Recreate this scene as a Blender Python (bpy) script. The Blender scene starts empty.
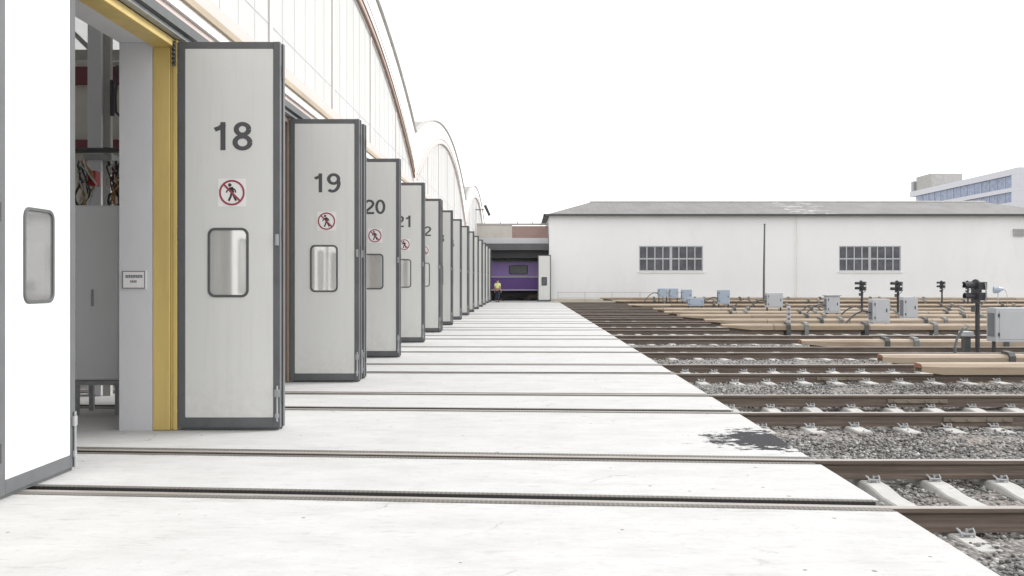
import bpy, bmesh, math, random
import numpy as np
from mathutils import Vector, Matrix

random.seed(7)
rng = np.random.default_rng(7)
S = bpy.context.scene
C = S.collection
R = math.radians

# ------------------------------------------------------------------ helpers
class MB:
    """collects shapes into one mesh"""
    def __init__(self):
        self.bm = bmesh.new()
    def box(self, x0, x1, y0, y1, z0, z1):
        vs = [self.bm.verts.new((x, y, z)) for x in (x0, x1) for y in (y0, y1) for z in (z0, z1)]
        for f in ((0, 1, 3, 2), (4, 6, 7, 5), (0, 4, 5, 1), (2, 3, 7, 6), (0, 2, 6, 4), (1, 5, 7, 3)):
            self.bm.faces.new([vs[i] for i in f])
        return self
    def prism(self, poly, axis, a, b):
        """poly: list of 2-D points; axis 'x': (y,z), 'y': (x,z), 'z': (x,y)"""
        def P(p, t):
            return {'x': (t, p[0], p[1]), 'y': (p[0], t, p[1]), 'z': (p[0], p[1], t)}[axis]
        A = [self.bm.verts.new(P(p, a)) for p in poly]
        B = [self.bm.verts.new(P(p, b)) for p in poly]
        n = len(poly)
        self.bm.faces.new(A); self.bm.faces.new(B[::-1])
        for i in range(n):
            self.bm.faces.new([A[i], B[i], B[(i + 1) % n], A[(i + 1) % n]])
        return self
    def ring(self, outer, inner, axis, a, b):
        """prism with a hole; outer and inner have the same count"""
        def P(p, t):
            return {'x': (t, p[0], p[1]), 'y': (p[0], t, p[1]), 'z': (p[0], p[1], t)}[axis]
        n = len(outer)
        V = [[self.bm.verts.new(P(p, t)) for p in poly] for poly in (outer, inner) for t in (a, b)]
        oa, ob, ia, ib = V
        for i in range(n):
            j = (i + 1) % n
            for q in ((oa[i], oa[j], ia[j], ia[i]), (ob[i], ib[i], ib[j], ob[j]),
                      (oa[i], ob[i], ob[j], oa[j]), (ia[i], ia[j], ib[j], ib[i])):
                self.bm.faces.new(q)
        return self
    def tube(self, pts, r, seg=8, cap=True):
        pts = [Vector(p) for p in pts]
        rs = r if isinstance(r, (list, tuple)) else [r] * len(pts)
        rings = []
        up0 = None
        for i, p in enumerate(pts):
            d = (pts[min(i + 1, len(pts) - 1)] - pts[max(i - 1, 0)]).normalized()
            if up0 is None:
                up0 = Vector((0, 0, 1)) if abs(d.z) < .9 else Vector((1, 0, 0))
            u = d.cross(up0).normalized(); v = u.cross(d).normalized()
            rings.append([self.bm.verts.new(p + rs[i] * (math.cos(2 * math.pi * k / seg) * u + math.sin(2 * math.pi * k / seg) * v)) for k in range(seg)])
        for a, b in zip(rings, rings[1:]):
            for k in range(seg):
                self.bm.faces.new([a[k], a[(k + 1) % seg], b[(k + 1) % seg], b[k]])
        if cap:
            self.bm.faces.new(rings[0][::-1]); self.bm.faces.new(rings[-1])
        return self
    def build(self, name, m, parent=None, bevel=0, seg=1, smooth=False):
        bmesh.ops.recalc_face_normals(self.bm, faces=self.bm.faces)
        if bevel:
            es = [e for e in self.bm.edges if len(e.link_faces) == 2 and e.calc_face_angle(0) > R(40)]
            bmesh.ops.bevel(self.bm, geom=es, offset=bevel, segments=seg, affect='EDGES', profile=.6, clamp_overlap=True)
        me = bpy.data.meshes.new(name)
        self.bm.to_mesh(me); self.bm.free()
        if smooth:
            me.shade_smooth()
        return link(name, me, m, parent)

def link(name, me, m, parent=None):
    if m is not None:
        me.materials.clear(); me.materials.append(m)
    o = bpy.data.objects.new(name, me); C.objects.link(o)
    if parent: o.parent = parent
    return o

def tag(o, label=None, cat=None, group=None, kind=None):
    if label: o['label'] = label
    if cat: o['category'] = cat
    if group: o['group'] = group
    if kind: o['kind'] = kind
    return o

def empty(name, loc=(0, 0, 0), rz=0, label=None, cat=None, group=None):
    o = bpy.data.objects.new(name, None); C.objects.link(o)
    o.location = loc; o.rotation_euler = (0, 0, rz); o.empty_display_size = .2
    return tag(o, label, cat, group)

def copy_tree(o, parent=None):
    c = o.copy(); C.objects.link(c)
    if parent: c.parent = parent
    for ch in list(o.children): copy_tree(ch, c)
    return c

def rrect(x0, x1, z0, z1, r, n=5):
    pts = []
    for cx, cz, a0 in ((x1 - r, z1 - r, 0), (x0 + r, z1 - r, 90), (x0 + r, z0 + r, 180), (x1 - r, z0 + r, 270)):
        for i in range(n + 1):
            a = R(a0 + 90 * i / n); pts.append((cx + r * math.cos(a), cz + r * math.sin(a)))
    return pts

def circ(cx, cz, r, n=40):
    return [(cx + r * math.cos(2 * math.pi * i / n), cz + r * math.sin(2 * math.pi * i / n)) for i in range(n)]

# ------------------------------------------------------------------ dimensions
CAM_H = 1.6
F = 893.0
PITCH = 4.55            # track spacing
T0 = 7.15               # centre of the first track
HG = .835               # half gauge
NT_ = 14                # tracks across the apron
EDGE = 2.58             # right edge of apron
ORD = ['first', 'second', 'third', 'fourth', 'fifth', 'sixth', 'seventh', 'eighth', 'ninth', 'tenth', 'eleventh', 'twelfth', 'thirteenth', 'fourteenth', 'fifteenth']
def tc(k): return T0 + PITCH * k
def skew(y): return float(np.interp(y, [-14, 0, 6.3, 8, 10.9, 12.5, 16, 25, 40], [0, .085, .078, .072, .058, .044, .03, .01, 0]))
def px(x, Y): return (x - 525) * Y / F
def pz(y, Y): return CAM_H - (y - 281) * Y / F

# ------------------------------------------------------------------ materials
class NT:
    def __init__(self, name):
        self.m = bpy.data.materials.new(name); self.m.use_nodes = True
        self.t = self.m.node_tree; self.N = self.t.nodes; self.L = self.t.links
        self.b = self.N['Principled BSDF']; self.out = self.N['Material Output']
    def n(self, typ, **kw):
        x = self.N.new(typ)
        for k, v in kw.items(): setattr(x, k, v)
        return x
    def l(self, a, b): self.L.new(a, b)
    def val(self, sock, v):
        if isinstance(v, bpy.types.NodeSocket): self.l(v, sock)
        else: sock.default_value = v
    def pos(self, world=True, scale=(1, 1, 1), per_object=False):
        mp = self.n('ShaderNodeMapping'); mp.inputs['Scale'].default_value = scale
        if world:
            g = self.n('ShaderNodeNewGeometry'); self.l(g.outputs['Position'], mp.inputs['Vector'])
        else:
            g = self.n('ShaderNodeTexCoord'); self.l(g.outputs['Object'], mp.inputs['Vector'])
        return mp.outputs['Vector']
    def noise(self, vec, scale, detail=5, rough=.6):
        x = self.n('ShaderNodeTexNoise'); self.l(vec, x.inputs['Vector'])
        x.inputs['Scale'].default_value = scale; x.inputs['Detail'].default_value = detail; x.inputs['Roughness'].default_value = rough
        return x.outputs['Fac']
    def ramp(self, f, stops):
        x = self.n('ShaderNodeValToRGB'); self.l(f, x.inputs['Fac'])
        e = x.color_ramp.elements
        while len(e) < len(stops): e.new(.5)
        for el, (p, c) in zip(e, stops):
            el.position = p; el.color = (*c, 1) if len(c) == 3 else c
        return x.outputs['Color']
    def mix(self, f, a, b, mode='MIX'):
        x = self.n('ShaderNodeMix', data_type='RGBA', blend_type=mode)
        self.val(x.inputs[0], f)
        for s, v in ((x.inputs[6], a), (x.inputs[7], b)):
            self.val(s, v if isinstance(v, bpy.types.NodeSocket) else (*v, 1))
        return x.outputs[2]
    def math(self, op, a, b=0, clamp=False):
        x = self.n('ShaderNodeMath', operation=op, use_clamp=clamp)
        self.val(x.inputs[0], a); self.val(x.inputs[1], b)
        return x.outputs[0]
    def bump(self, h, strength=.3, dist=.01):
        x = self.n('ShaderNodeBump'); self.l(h, x.inputs['Height'])
        x.inputs['Strength'].default_value = strength; x.inputs['Distance'].default_value = dist
        self.l(x.outputs['Normal'], self.b.inputs['Normal'])
    def set(self, col=None, rough=.6, metal=0, spec=None):
        if col is not None:
            self.val(self.b.inputs['Base Color'], col if isinstance(col, bpy.types.NodeSocket) else (*col, 1))
        self.val(self.b.inputs['Roughness'], rough); self.b.inputs['Metallic'].default_value = metal
        if spec is not None: self.b.inputs['Specular IOR Level'].default_value = spec
        return self.m

def plain(name, col, rough=.55, metal=0, var=.12, scale=3, streak=(1, 1, 1), bump=0, world=False, dirt=None, dirt_amt=.35):
    """paint or metal with soft wear; dirt: colour of blotches"""
    t = NT(name)
    v = t.pos(world, streak)
    f = t.noise(v, scale, 6, .65)
    lo = tuple(c * (1 - var) for c in col); hi = tuple(min(1, c * (1 + var)) for c in col)
    c = t.ramp(f, [(.3, lo), (.7, hi)])
    if dirt:
        g = t.noise(v, scale * 2.7, 8, .7)
        k = t.ramp(g, [(.56, (0, 0, 0)), (.74, (dirt_amt,) * 3)])
        c = t.mix(k, c, dirt)
    if bump: t.bump(t.noise(v, scale * 12, 4), bump, .004)
    return t.set(c, rough, metal)

def two_tone(name, col, rough=.5, metal=0): return plain(name, col, rough, metal)

M = {}
M['grey_frame'] = plain('grey_frame_paint', (.105, .108, .113), .5, 0, .14, 2, dirt=(.06, .055, .05))
M['dark_steel'] = plain('dark_steel', (.06, .06, .065), .5, .3, .2, 8)
M['galv'] = plain('galvanised_steel', (.33, .34, .35), .45, .2, .15, 6, dirt=(.2, .17, .14))
M['rubber_seal'] = plain('rubber_seal', (.085, .09, .09), .6, 0, .1, 8)
def m_door():
    t = NT('door_panel_paint'); v = t.pos(False); w_ = t.pos(True)
    c = t.ramp(t.noise(t.pos(True, (1, 1, .25)), .9, 6, .65), [(.3, (.64, .64, .62)), (.7, (.7, .7, .68))])
    run = t.ramp(t.noise(t.pos(True, (7, 7, .35)), 1.6, 6, .7), [(.52, (0, 0, 0)), (.75, (.3,) * 3)])
    c = t.mix(run, c, (.5, .49, .46))
    sz = t.n('ShaderNodeSeparateXYZ'); t.l(v, sz.inputs[0])
    low = t.math('SUBTRACT', 1, t.math('DIVIDE', sz.outputs['Z'], .75), True)
    f = t.math('MULTIPLY', low, t.ramp(t.noise(w_, 9, 8, .75), [(.4, (0, 0, 0)), (.66, (.38,) * 3)]))
    c = t.mix(f, c, (.42, .4, .36))
    sp = t.ramp(t.noise(w_, 55, 3, .6), [(.7, (0, 0, 0)), (.74, (.45,) * 3)])
    c = t.mix(sp, c, (.4, .38, .35))
    t.bump(t.noise(w_, 2.2, 3), .05, .01)
    return t.set(c, .42)
M['door_paint'] = m_door()
M['shaded_frame'] = plain('shaded_yellow_frame', (.25, .19, .145), .5, 0, .15, 1.5, (3, 3, .4), .05, True, (.09, .07, .06), .5)  # yellow frame with its shade put into the colour; blotches are wear
M['yellow'] = plain('yellow_frame_paint', (.6, .45, .16), .45, 0, .12, 1.5, (3, 3, .4), .05, True, (.45, .32, .12), .5)
M['pier'] = plain('pale_pier_paint', (.64, .64, .66), .6, 0, .05, 1.3, (1, 1, .5), .06, True, (.45, .44, .44), .2)
M['pink'] = plain('pale_pink_paint', (.52, .435, .41), .6, 0, .05, 1.2, (1, .4, 1), 0, True, (.42, .34, .3), .3)
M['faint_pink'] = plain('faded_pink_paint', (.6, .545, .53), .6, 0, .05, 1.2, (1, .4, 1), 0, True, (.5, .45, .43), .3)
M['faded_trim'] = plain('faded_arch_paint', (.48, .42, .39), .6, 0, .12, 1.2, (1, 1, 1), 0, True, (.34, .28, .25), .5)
M['white_trim'] = plain('white_trim_paint', (.8, .79, .76), .55, 0, .04, 1.5, (1, .4, 1), 0, True, (.6, .56, .5), .25)
M['tan'] = plain('tan_weathered_trim', (.34, .28, .2), .6, 0, .15, 2, (1, .3, 1), 0, True, (.22, .16, .1), .4)
M['brown_trim'] = plain('brown_weathered_trim', (.22, .14, .105), .6, 0, .2, 2, (1, 1, 1), 0, True, (.12, .085, .065), .5)
M['white_wall'] = plain('white_wall_paint', (.8, .795, .78), .7, 0, .03, .35, (1, 1, .6), .08, True, (.62, .61, .58), .16)
M['building_wall'] = plain('rendered_wall_paint', (.81, .807, .8), .75, 0, .035, .22, (1, 1, .35), .1, True, (.6, .585, .55), .22)
M['roof_grey'] = plain('shed_roof_sheet', (.3, .3, .3), .7, 0, .15, 1.2, (.3, 3, 3), .1, True, (.2, .19, .18), .4)
M['concrete_grey'] = plain('grey_concrete', (.42, .41, .39), .8, 0, .14, 1.5, (1, 1, 1), .15, True, (.28, .27, .25), .4)
M['beige_wall'] = plain('beige_wall', (.58, .55, .5), .8, 0, .08, 1, (1, 1, 1), .1, True, (.38, .35, .31), .3)
M['floor_int'] = plain('workshop_floor', (.46, .46, .47), .5, 0, .1, 1.2, (1, 1, 1), .05, True, (.3, .29, .28), .3)
M['cabinet'] = plain('cabinet_grey', (.72, .73, .75), .4, 0, .04, 1, (1, 1, .3))
M['maroon'] = plain('maroon_paint', (.15, .035, .045), .5, 0, .15, 3)
M['red'] = plain('red_paint', (.42, .04, .04), .5, 0, .15, 3)
M['purple_light'] = plain('light_purple_paint', (.44, .29, .68), .35, 0, .06, 1)
M['purple_dark'] = plain('dark_purple_paint', (.2, .09, .4), .35, 0, .08, 1)
M['under'] = plain('underframe_black', (.025, .025, .028), .7, 0, .3, 3)
M['white_paint'] = plain('white_paint', (.8, .8, .8), .5, 0, .03, 3)
M['sign_red'] = plain('sign_red', (.3, .05, .07), .5, 0, .08, 8)
M['sign_black'] = plain('sign_black', (.03, .03, .035), .5, 0, .1, 8)
M['number_grey'] = plain('number_vinyl', (.075, .075, .08), .5, 0, .08, 6)
M['sign_white'] = plain('sign_white', (.8, .78, .77), .45, 0, .03, 6)
M['box_grey'] = plain('signal_box_grey', (.48, .49, .51), .45, 0, .06, 2, (1, 1, .4), .03, False, (.36, .34, .31), .3)
M['box_blue'] = plain('signal_box_blue_grey', (.36, .42, .5), .45, 0, .08, 2, (1, 1, .4), .03, False, (.26, .25, .25), .3)
M['box_dark'] = plain('box_recess_grey', (.17, .18, .2), .5, 0, .1, 4)
M['signal_black'] = plain('signal_black', (.035, .035, .042), .5, 0, .2, 4)
M['lens'] = plain('signal_lens', (.03, .02, .02), .1, 0, .1, 4)
M['joint'] = plain('dusty_joint_bar', (.19, .16, .125), .7, 0, .25, 3, (1, 1, 1), .2, False, (.09, .075, .06), .5)
def m_cream():
    t = NT('cream_cover_board'); v = t.pos(True)
    sx = t.n('ShaderNodeSeparateXYZ'); t.l(v, sx.inputs[0])
    oi = t.n('ShaderNodeObjectInfo')
    u = t.math('ADD', t.math('DIVIDE', sx.outputs['X'], 2.9), t.math('MULTIPLY', oi.outputs['Random'], 7))
    wn = t.n('ShaderNodeTexWhiteNoise', noise_dimensions='2D'); cb = t.n('ShaderNodeCombineXYZ')
    t.l(t.math('FLOOR', u), cb.inputs[0]); t.l(oi.outputs['Random'], cb.inputs[1]); t.l(cb.outputs[0], wn.inputs['Vector'])
    c = t.ramp(wn.outputs['Value'], [(0, (.28, .21, .145)), (.5, (.36, .285, .205)), (1, (.42, .345, .265))])
    n = t.noise(t.pos(True, (.5, 4, 4)), 1.6, 7, .65)
    c = t.mix(t.ramp(n, [(.42, (0, 0, 0)), (.7, (.7,) * 3)]), c, (.2, .14, .1))
    fr = t.math('FRACT', u)
    c = t.mix(t.math('MULTIPLY', t.math('LESS_THAN', fr, .012), .7), c, (.1, .08, .06))
    t.bump(t.noise(v, 14, 5), .12, .006)
    return t.set(c, .6)
M['cream'] = m_cream()
M['cream_end'] = plain('rust_stained_cut_end', (.3, .13, .08), .7, 0, .2, 4)
M['bracket'] = plain('bracket_grey', (.075, .08, .08), .55, .1, .2, 5)
M['bracket_light'] = plain('bracket_pale_grey', (.2, .205, .2), .55, .1, .15, 5)
M['skin'] = plain('skin', (.45, .28, .2), .5, 0, .05, 8)
M['hivis'] = plain('hi_vis_yellow', (.7, .76, .3), .6, 0, .08, 8)
M['navy'] = plain('navy_cloth', (.025, .03, .055), .85, 0, .2, 8)
M['hair'] = plain('dark_hair', (.02, .016, .014), .6, 0, .2, 20)
M['facade'] = plain('pale_facade_panel', (.58, .585, .63), .5, 0, .03, .1, (1, 1, 1), 0, True)
M['brick'] = None

def m_brick():
    t = NT('red_brown_brick'); v = t.pos(True)
    g = t.n('ShaderNodeMapping'); t.l(v, g.inputs['Vector']); g.inputs['Rotation'].default_value = (R(90), 0, 0)
    b = t.n('ShaderNodeTexBrick'); t.l(g.outputs['Vector'], b.inputs['Vector'])
    b.inputs['Color1'].default_value = (.36, .23, .2, 1); b.inputs['Color2'].default_value = (.3, .19, .165, 1); b.inputs['Mortar'].default_value = (.42, .36, .32, 1)
    b.inputs['Scale'].default_value = 4.2; b.inputs['Mortar Size'].default_value = .02
    n = t.noise(v, 1.5); c = t.mix(t.ramp(n, [(.4, (0, 0, 0)), (.7, (.4,) * 3)]), b.outputs['Color'], (.44, .33, .29))
    return t.set(c, .85)
M['brick'] = m_brick()

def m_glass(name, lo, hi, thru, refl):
    """scratched, dusty door glazing: a dust film that can hold painted reflection, some true reflection, a little see-through"""
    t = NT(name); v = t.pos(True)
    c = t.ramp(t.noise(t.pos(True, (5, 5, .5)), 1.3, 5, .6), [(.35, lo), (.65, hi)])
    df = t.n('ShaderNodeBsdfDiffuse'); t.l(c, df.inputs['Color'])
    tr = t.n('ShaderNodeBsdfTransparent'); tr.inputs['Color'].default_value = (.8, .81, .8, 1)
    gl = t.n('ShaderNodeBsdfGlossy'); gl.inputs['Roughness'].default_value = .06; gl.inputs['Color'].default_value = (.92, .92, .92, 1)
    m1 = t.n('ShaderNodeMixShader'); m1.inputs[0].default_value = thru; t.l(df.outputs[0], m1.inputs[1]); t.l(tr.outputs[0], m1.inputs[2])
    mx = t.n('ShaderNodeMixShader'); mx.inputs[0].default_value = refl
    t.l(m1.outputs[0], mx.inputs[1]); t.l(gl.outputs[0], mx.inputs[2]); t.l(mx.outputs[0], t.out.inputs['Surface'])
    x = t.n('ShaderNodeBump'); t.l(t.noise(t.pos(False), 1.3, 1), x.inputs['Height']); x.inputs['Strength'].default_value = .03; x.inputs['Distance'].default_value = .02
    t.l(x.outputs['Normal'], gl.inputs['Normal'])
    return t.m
M['pane'] = m_glass('lit_dusty_door_glass', (.6, .595, .57), (.74, .73, .7), .12, .42)  # open leaves: bright reflection painted into the dust film colour
M['clear_pane'] = m_glass('clear_door_glass', (.3, .3, .3), (.36, .36, .36), .6, .32)  # same glass without the painted brightness, for closed leaves
def m_dark_pane(name, col, rough=.08):
    t = NT(name); v = t.pos(True)
    c = t.ramp(t.noise(v, 1.6, 3), [(.35, tuple(a * .75 for a in col)), (.65, tuple(a * 1.3 for a in col))])
    return t.set(c, rough, 0, .5)
M['dark_pane'] = m_dark_pane('dusty_dark_pane', (.085, .085, .1), .25)
M['blue_pane'] = m_dark_pane('blue_grey_glazing', (.2, .245, .36), .3)
M['carriage_pane'] = m_dark_pane('carriage_window_glass', (.09, .09, .09), .1)

def m_translucent(name='translucent_sheet', k=.5):
    """weathered white fibreglass sheet that lets daylight into the workshop"""
    t = NT(name); v = t.pos(True, (1, 1, .3))
    c = t.ramp(t.noise(v, .9, 5), [(.3, (.76, .765, .76)), (.7, (.83, .83, .82))])
    d = t.n('ShaderNodeBsdfDiffuse'); t.l(c, d.inputs['Color'])
    tl = t.n('ShaderNodeBsdfTranslucent'); t.l(c, tl.inputs['Color'])
    mx = t.n('ShaderNodeMixShader'); mx.inputs[0].default_value = k
    t.l(d.outputs[0], mx.inputs[1]); t.l(tl.outputs[0], mx.inputs[2]); t.l(mx.outputs[0], t.out.inputs['Surface'])
    return t.m
M['translucent'] = m_translucent()
M['added_skylight'] = m_translucent('added_rooflight_sheet', .6)  # for roof bands added to light the workshop

def m_apron():
    """white-painted concrete, scuffed along the slab, bare tarmac showing through where the paint has gone"""
    t = NT('white_painted_concrete')
    v = t.pos(True); sx = t.n('ShaderNodeSeparateXYZ'); t.l(v, sx.inputs[0])
    c = t.ramp(t.noise(t.pos(True, (.6, 1.5, 1)), 2.2, 10, .72), [(.34, (.44, .438, .432)), (.5, (.485, .483, .478)), (.66, (.515, .513, .508))])
    blot = t.ramp(t.noise(v, .7, 8, .7), [(.5, (0, 0, 0)), (.6, (.4,) * 3)])
    c = t.mix(blot, c, (.43, .427, .42))
    grit = t.ramp(t.noise(t.pos(True, (.7, 1.6, 1)), 11, 10, .8), [(.54, (0, 0, 0)), (.64, (.5,) * 3)])
    c = t.mix(grit, c, (.33, .326, .32))
    # trowel lines and scuffs that follow the rails
    scuff = t.ramp(t.noise(t.pos(True, (.45, 3.4, 1)), 4.2, 12, .8), [(.57, (0, 0, 0)), (.62, (.6,) * 3)])
    zone = t.ramp(t.noise(v, .45, 4), [(.44, (.15,) * 3), (.56, (1, 1, 1))])
    c = t.mix(t.math('MULTIPLY', scuff, zone), c, (.27, .266, .26))
    # hairline cracks
    wv = t.n('ShaderNodeVectorMath', operation='ADD'); nz = t.n('ShaderNodeTexNoise'); t.l(v, nz.inputs['Vector']); nz.inputs['Scale'].default_value = 1.7; nz.inputs['Detail'].default_value = 6
    t.l(v, wv.inputs[0]); t.l(nz.outputs['Color'], wv.inputs[1])
    vc = t.n('ShaderNodeTexVoronoi', feature='DISTANCE_TO_EDGE'); t.l(wv.outputs[0], vc.inputs['Vector']); vc.inputs['Scale'].default_value = .42
    crk = t.ramp(vc.outputs['Distance'], [(.0025, (.7,) * 3), (.0055, (0, 0, 0))])
    cz = t.ramp(t.noise(v, .8, 5, .65), [(.54, (0, 0, 0)), (.62, (1, 1, 1))])
    c = t.mix(t.math('MULTIPLY', crk, cz), c, (.2, .195, .19))
    # grime gathered beside the rails
    ph = t.math('MULTIPLY', t.math('FRACT', t.math('DIVIDE', t.math('SUBTRACT', t.math('SUBTRACT', sx.outputs['Y'], t.math('MULTIPLY', t.math('MAXIMUM', t.math('SUBTRACT', .1, t.math('MULTIPLY', sx.outputs['Y'], .0042)), 0), t.math('SUBTRACT', EDGE, sx.outputs['X']))), T0 - PITCH / 2), PITCH)), PITCH)
    dr = t.math('ABSOLUTE', t.math('SUBTRACT', t.math('ABSOLUTE', t.math('SUBTRACT', ph, PITCH / 2)), HG))
    gm = t.math('SUBTRACT', t.math('ADD', t.math('MULTIPLY', t.noise(t.pos(True, (.5, 2.4, 1)), 3.2, 10, .74), 1.5), -.42), t.math('MULTIPLY', dr, 1.15))
    c = t.mix(t.ramp(gm, [(.16, (0, 0, 0)), (.36, (.6,) * 3)]), c, (.28, .272, .26))
    # chips and drips
    spk = t.n('ShaderNodeTexVoronoi'); t.l(v, spk.inputs['Vector']); spk.inputs['Scale'].default_value = 3.4
    d = t.math('ADD', spk.outputs['Distance'], t.math('MULTIPLY', t.math('SUBTRACT', t.noise(v, 24, 4), .5), .09))
    c = t.mix(t.ramp(d, [(.045, (.8,) * 3), (.06, (0, 0, 0))]), c, (.15, .147, .14))
    # worn patch: ragged blotch near the edge of the slab
    dx = t.math('DIVIDE', t.math('SUBTRACT', sx.outputs['X'], 2.5), .62)
    dy = t.math('DIVIDE', t.math('SUBTRACT', sx.outputs['Y'], 9.02), .56)
    rr = t.math('SQRT', t.math('ADD', t.math('MULTIPLY', dx, dx), t.math('MULTIPLY', dy, dy)))
    rr = t.math('ADD', rr, t.math('MULTIPLY', t.math('SUBTRACT', t.noise(t.pos(True, (1.2, 1.7, 1)), 4.6, 10, .74), .5), 4.2))
    k2 = t.ramp(rr, [(.93, (1, 1, 1)), (.97, (0, 0, 0))])
    tar = t.ramp(t.noise(v, 40, 4), [(.3, (.02, .02, .022)), (.7, (.06, .059, .062))])
    c = t.mix(k2, c, tar)
    t.bump(t.math('ADD', t.noise(v, 26, 6, .7), t.math('MULTIPLY', t.noise(v, 3, 3), 1.5)), .25, .006)
    return t.set(c, .8, 0, .12)
M['apron'] = m_apron()

def m_rubber():
    t = NT('ribbed_rubber'); v = t.pos(True)
    sx = t.n('ShaderNodeSeparateXYZ'); t.l(v, sx.inputs[0])
    w = t.math('SINE', t.math('MULTIPLY', sx.outputs['X'], 2 * math.pi / .035))
    h = t.math('ADD', t.math('MULTIPLY', w, .5), .5)
    n = t.ramp(t.noise(t.pos(True, (.6, 3, 1)), 1.7, 6), [(.3, (.095, .088, .078)), (.7, (.175, .165, .148))])
    msk = t.ramp(t.noise(t.pos(True, (.5, .3, 1)), .9, 3), [(.45, (.08,) * 3), (.62, (.4,) * 3)])
    c = t.mix(t.math('MULTIPLY', t.math('SUBTRACT', 1, h), msk), n, (.11, .106, .1))
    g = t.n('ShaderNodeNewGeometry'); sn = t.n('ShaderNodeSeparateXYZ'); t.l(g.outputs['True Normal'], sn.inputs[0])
    c = t.mix(t.math('GREATER_THAN', t.math('ABSOLUTE', sn.outputs['Y']), .8), c, (.045, .043, .042))  # side faces darkened, painting in the shade of the flange gap
    t.bump(h, .6, .005)
    return t.set(c, .8)
M['rubber'] = m_rubber()

def m_rail():
    t = NT('rail_steel'); v = t.pos(True, (.5, 9, 14))
    side = t.ramp(t.noise(v, 2.2, 6, .7), [(.3, (.08, .06, .048)), (.5, (.135, .105, .085)), (.72, (.22, .175, .145))])
    top = t.ramp(t.noise(v, 3, 5), [(.3, (.26, .23, .21)), (.7, (.4, .37, .35))])
    g = t.n('ShaderNodeNewGeometry'); sx = t.n('ShaderNodeSeparateXYZ'); t.l(g.outputs['True Normal'], sx.inputs[0])
    up = t.math('GREATER_THAN', sx.outputs['Z'], .8)
    sp = t.n('ShaderNodeSeparateXYZ'); t.l(g.outputs['Position'], sp.inputs[0])
    up = t.math('MULTIPLY', up, t.math('GREATER_THAN', sp.outputs['Z'], -.02))
    c = t.mix(up, side, top)
    t.bump(t.noise(t.pos(True), 40, 4), .2, .003)
    return t.set(c, .5, .25)
M['rail'] = m_rail()

def m_ballast():
    t = NT('ballast_bed'); v = t.pos(True)
    vo = t.n('ShaderNodeTexVoronoi'); t.l(v, vo.inputs['Vector']); vo.inputs['Scale'].default_value = 21
    bw = t.n('ShaderNodeRGBToBW'); t.l(vo.outputs['Color'], bw.inputs[0])
    c = t.ramp(bw.outputs[0], [(.15, (.13, .127, .123)), (.5, (.23, .226, .22)), (.85, (.4, .395, .38))])
    gap = t.ramp(vo.outputs['Distance'], [(.35, (0, 0, 0)), (.75, (.7,) * 3)])
    c = t.mix(gap, c, (.06, .058, .055))
    rust = t.ramp(t.noise(v, .32, 5, .6), [(.4, (0, 0, 0)), (.62, (.6,) * 3)])
    c = t.mix(rust, c, (.21, .165, .135))
    t.bump(t.math('SUBTRACT', 1, vo.outputs['Distance']), .9, .04)
    return t.set(c, .9)
M['ballast'] = m_ballast()

def m_stone():
    t = NT('crushed_stone'); g = t.n('ShaderNodeNewGeometry')
    c = t.ramp(g.outputs['Random Per Island'], [(0, (.075, .073, .071)), (.4, (.15, .148, .145)), (.75, (.27, .267, .26)), (1, (.48, .475, .465))])
    c = t.mix(t.math('MULTIPLY', t.noise(t.pos(True), 60, 3), .35), c, (.2, .17, .15))
    return t.set(c, .85)
M['stone'] = m_stone()

def m_sleeper():
    t = NT('concrete_sleeper'); v = t.pos(True)
    c = t.ramp(t.noise(v, 4, 7, .65), [(.3, (.36, .352, .335)), (.7, (.48, .47, .45))])
    k = t.ramp(t.noise(v, 9, 8, .7), [(.56, (0, 0, 0)), (.74, (.6,) * 3)])
    c = t.mix(k, c, (.25, .225, .2))
    t.bump(t.noise(v, 40, 5), .3, .004)
    return t.set(c, .85)
M['sleeper'] = m_sleeper()

def m_ground():
    t = NT('yard_ground'); v = t.pos(True)
    c = t.ramp(t.noise(v, .25, 8, .65), [(.3, (.2, .19, .175)), (.7, (.33, .32, .3))])
    t.bump(t.noise(v, 12, 6), .4, .02)
    return t.set(c, .9)
M['ground'] = m_ground()

def m_tile_roof():
    t = NT('weathered_grey_roof'); v = t.pos(True)
    sx = t.n('ShaderNodeSeparateXYZ'); t.l(v, sx.inputs[0])
    c = t.ramp(t.noise(t.pos(True, (1, .5, 1)), .8, 7, .7), [(.3, (.15, .147, .142)), (.7, (.22, .216, .21))])
    rid = t.math('SINE', t.math('MULTIPLY', sx.outputs['X'], 2 * math.pi / .45))
    c = t.mix(t.math('MULTIPLY', t.math('GREATER_THAN', rid, .6), .1), c, (.13, .128, .124))
    moss = t.ramp(t.noise(v, .5, 6), [(.56, (0, 0, 0)), (.75, (.45,) * 3)])
    c = t.mix(moss, c, (.2, .19, .16))
    # white droppings patch
    dx = t.math('DIVIDE', t.math('SUBTRACT', sx.outputs['X'], 22.5), 3.2)
    dd = t.math('MULTIPLY', dx, dx)
    f = t.math('SUBTRACT', t.noise(t.pos(True, (.8, 1.4, 1)), 1.5, 7, .7), t.math('MULTIPLY', dd, .12))
    c = t.mix(t.ramp(f, [(.53, (0, 0, 0)), (.58, (.7,) * 3)]), c, (.5, .5, .48))
    t.bump(rid, .15, .02)
    return t.set(c, .8)
M['tile_roof'] = m_tile_roof()

# ------------------------------------------------------------------ ground, apron, ballast
MB().box(-1500, 1500, -1500, 1500, -.6, -.45).build('ground', M['ground'])['kind'] = 'structure'
MB().box(-41, -12, 4.9, 86.7, -.3, 0).build('workshop_floor', M['floor_int'])['kind'] = 'structure'

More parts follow.
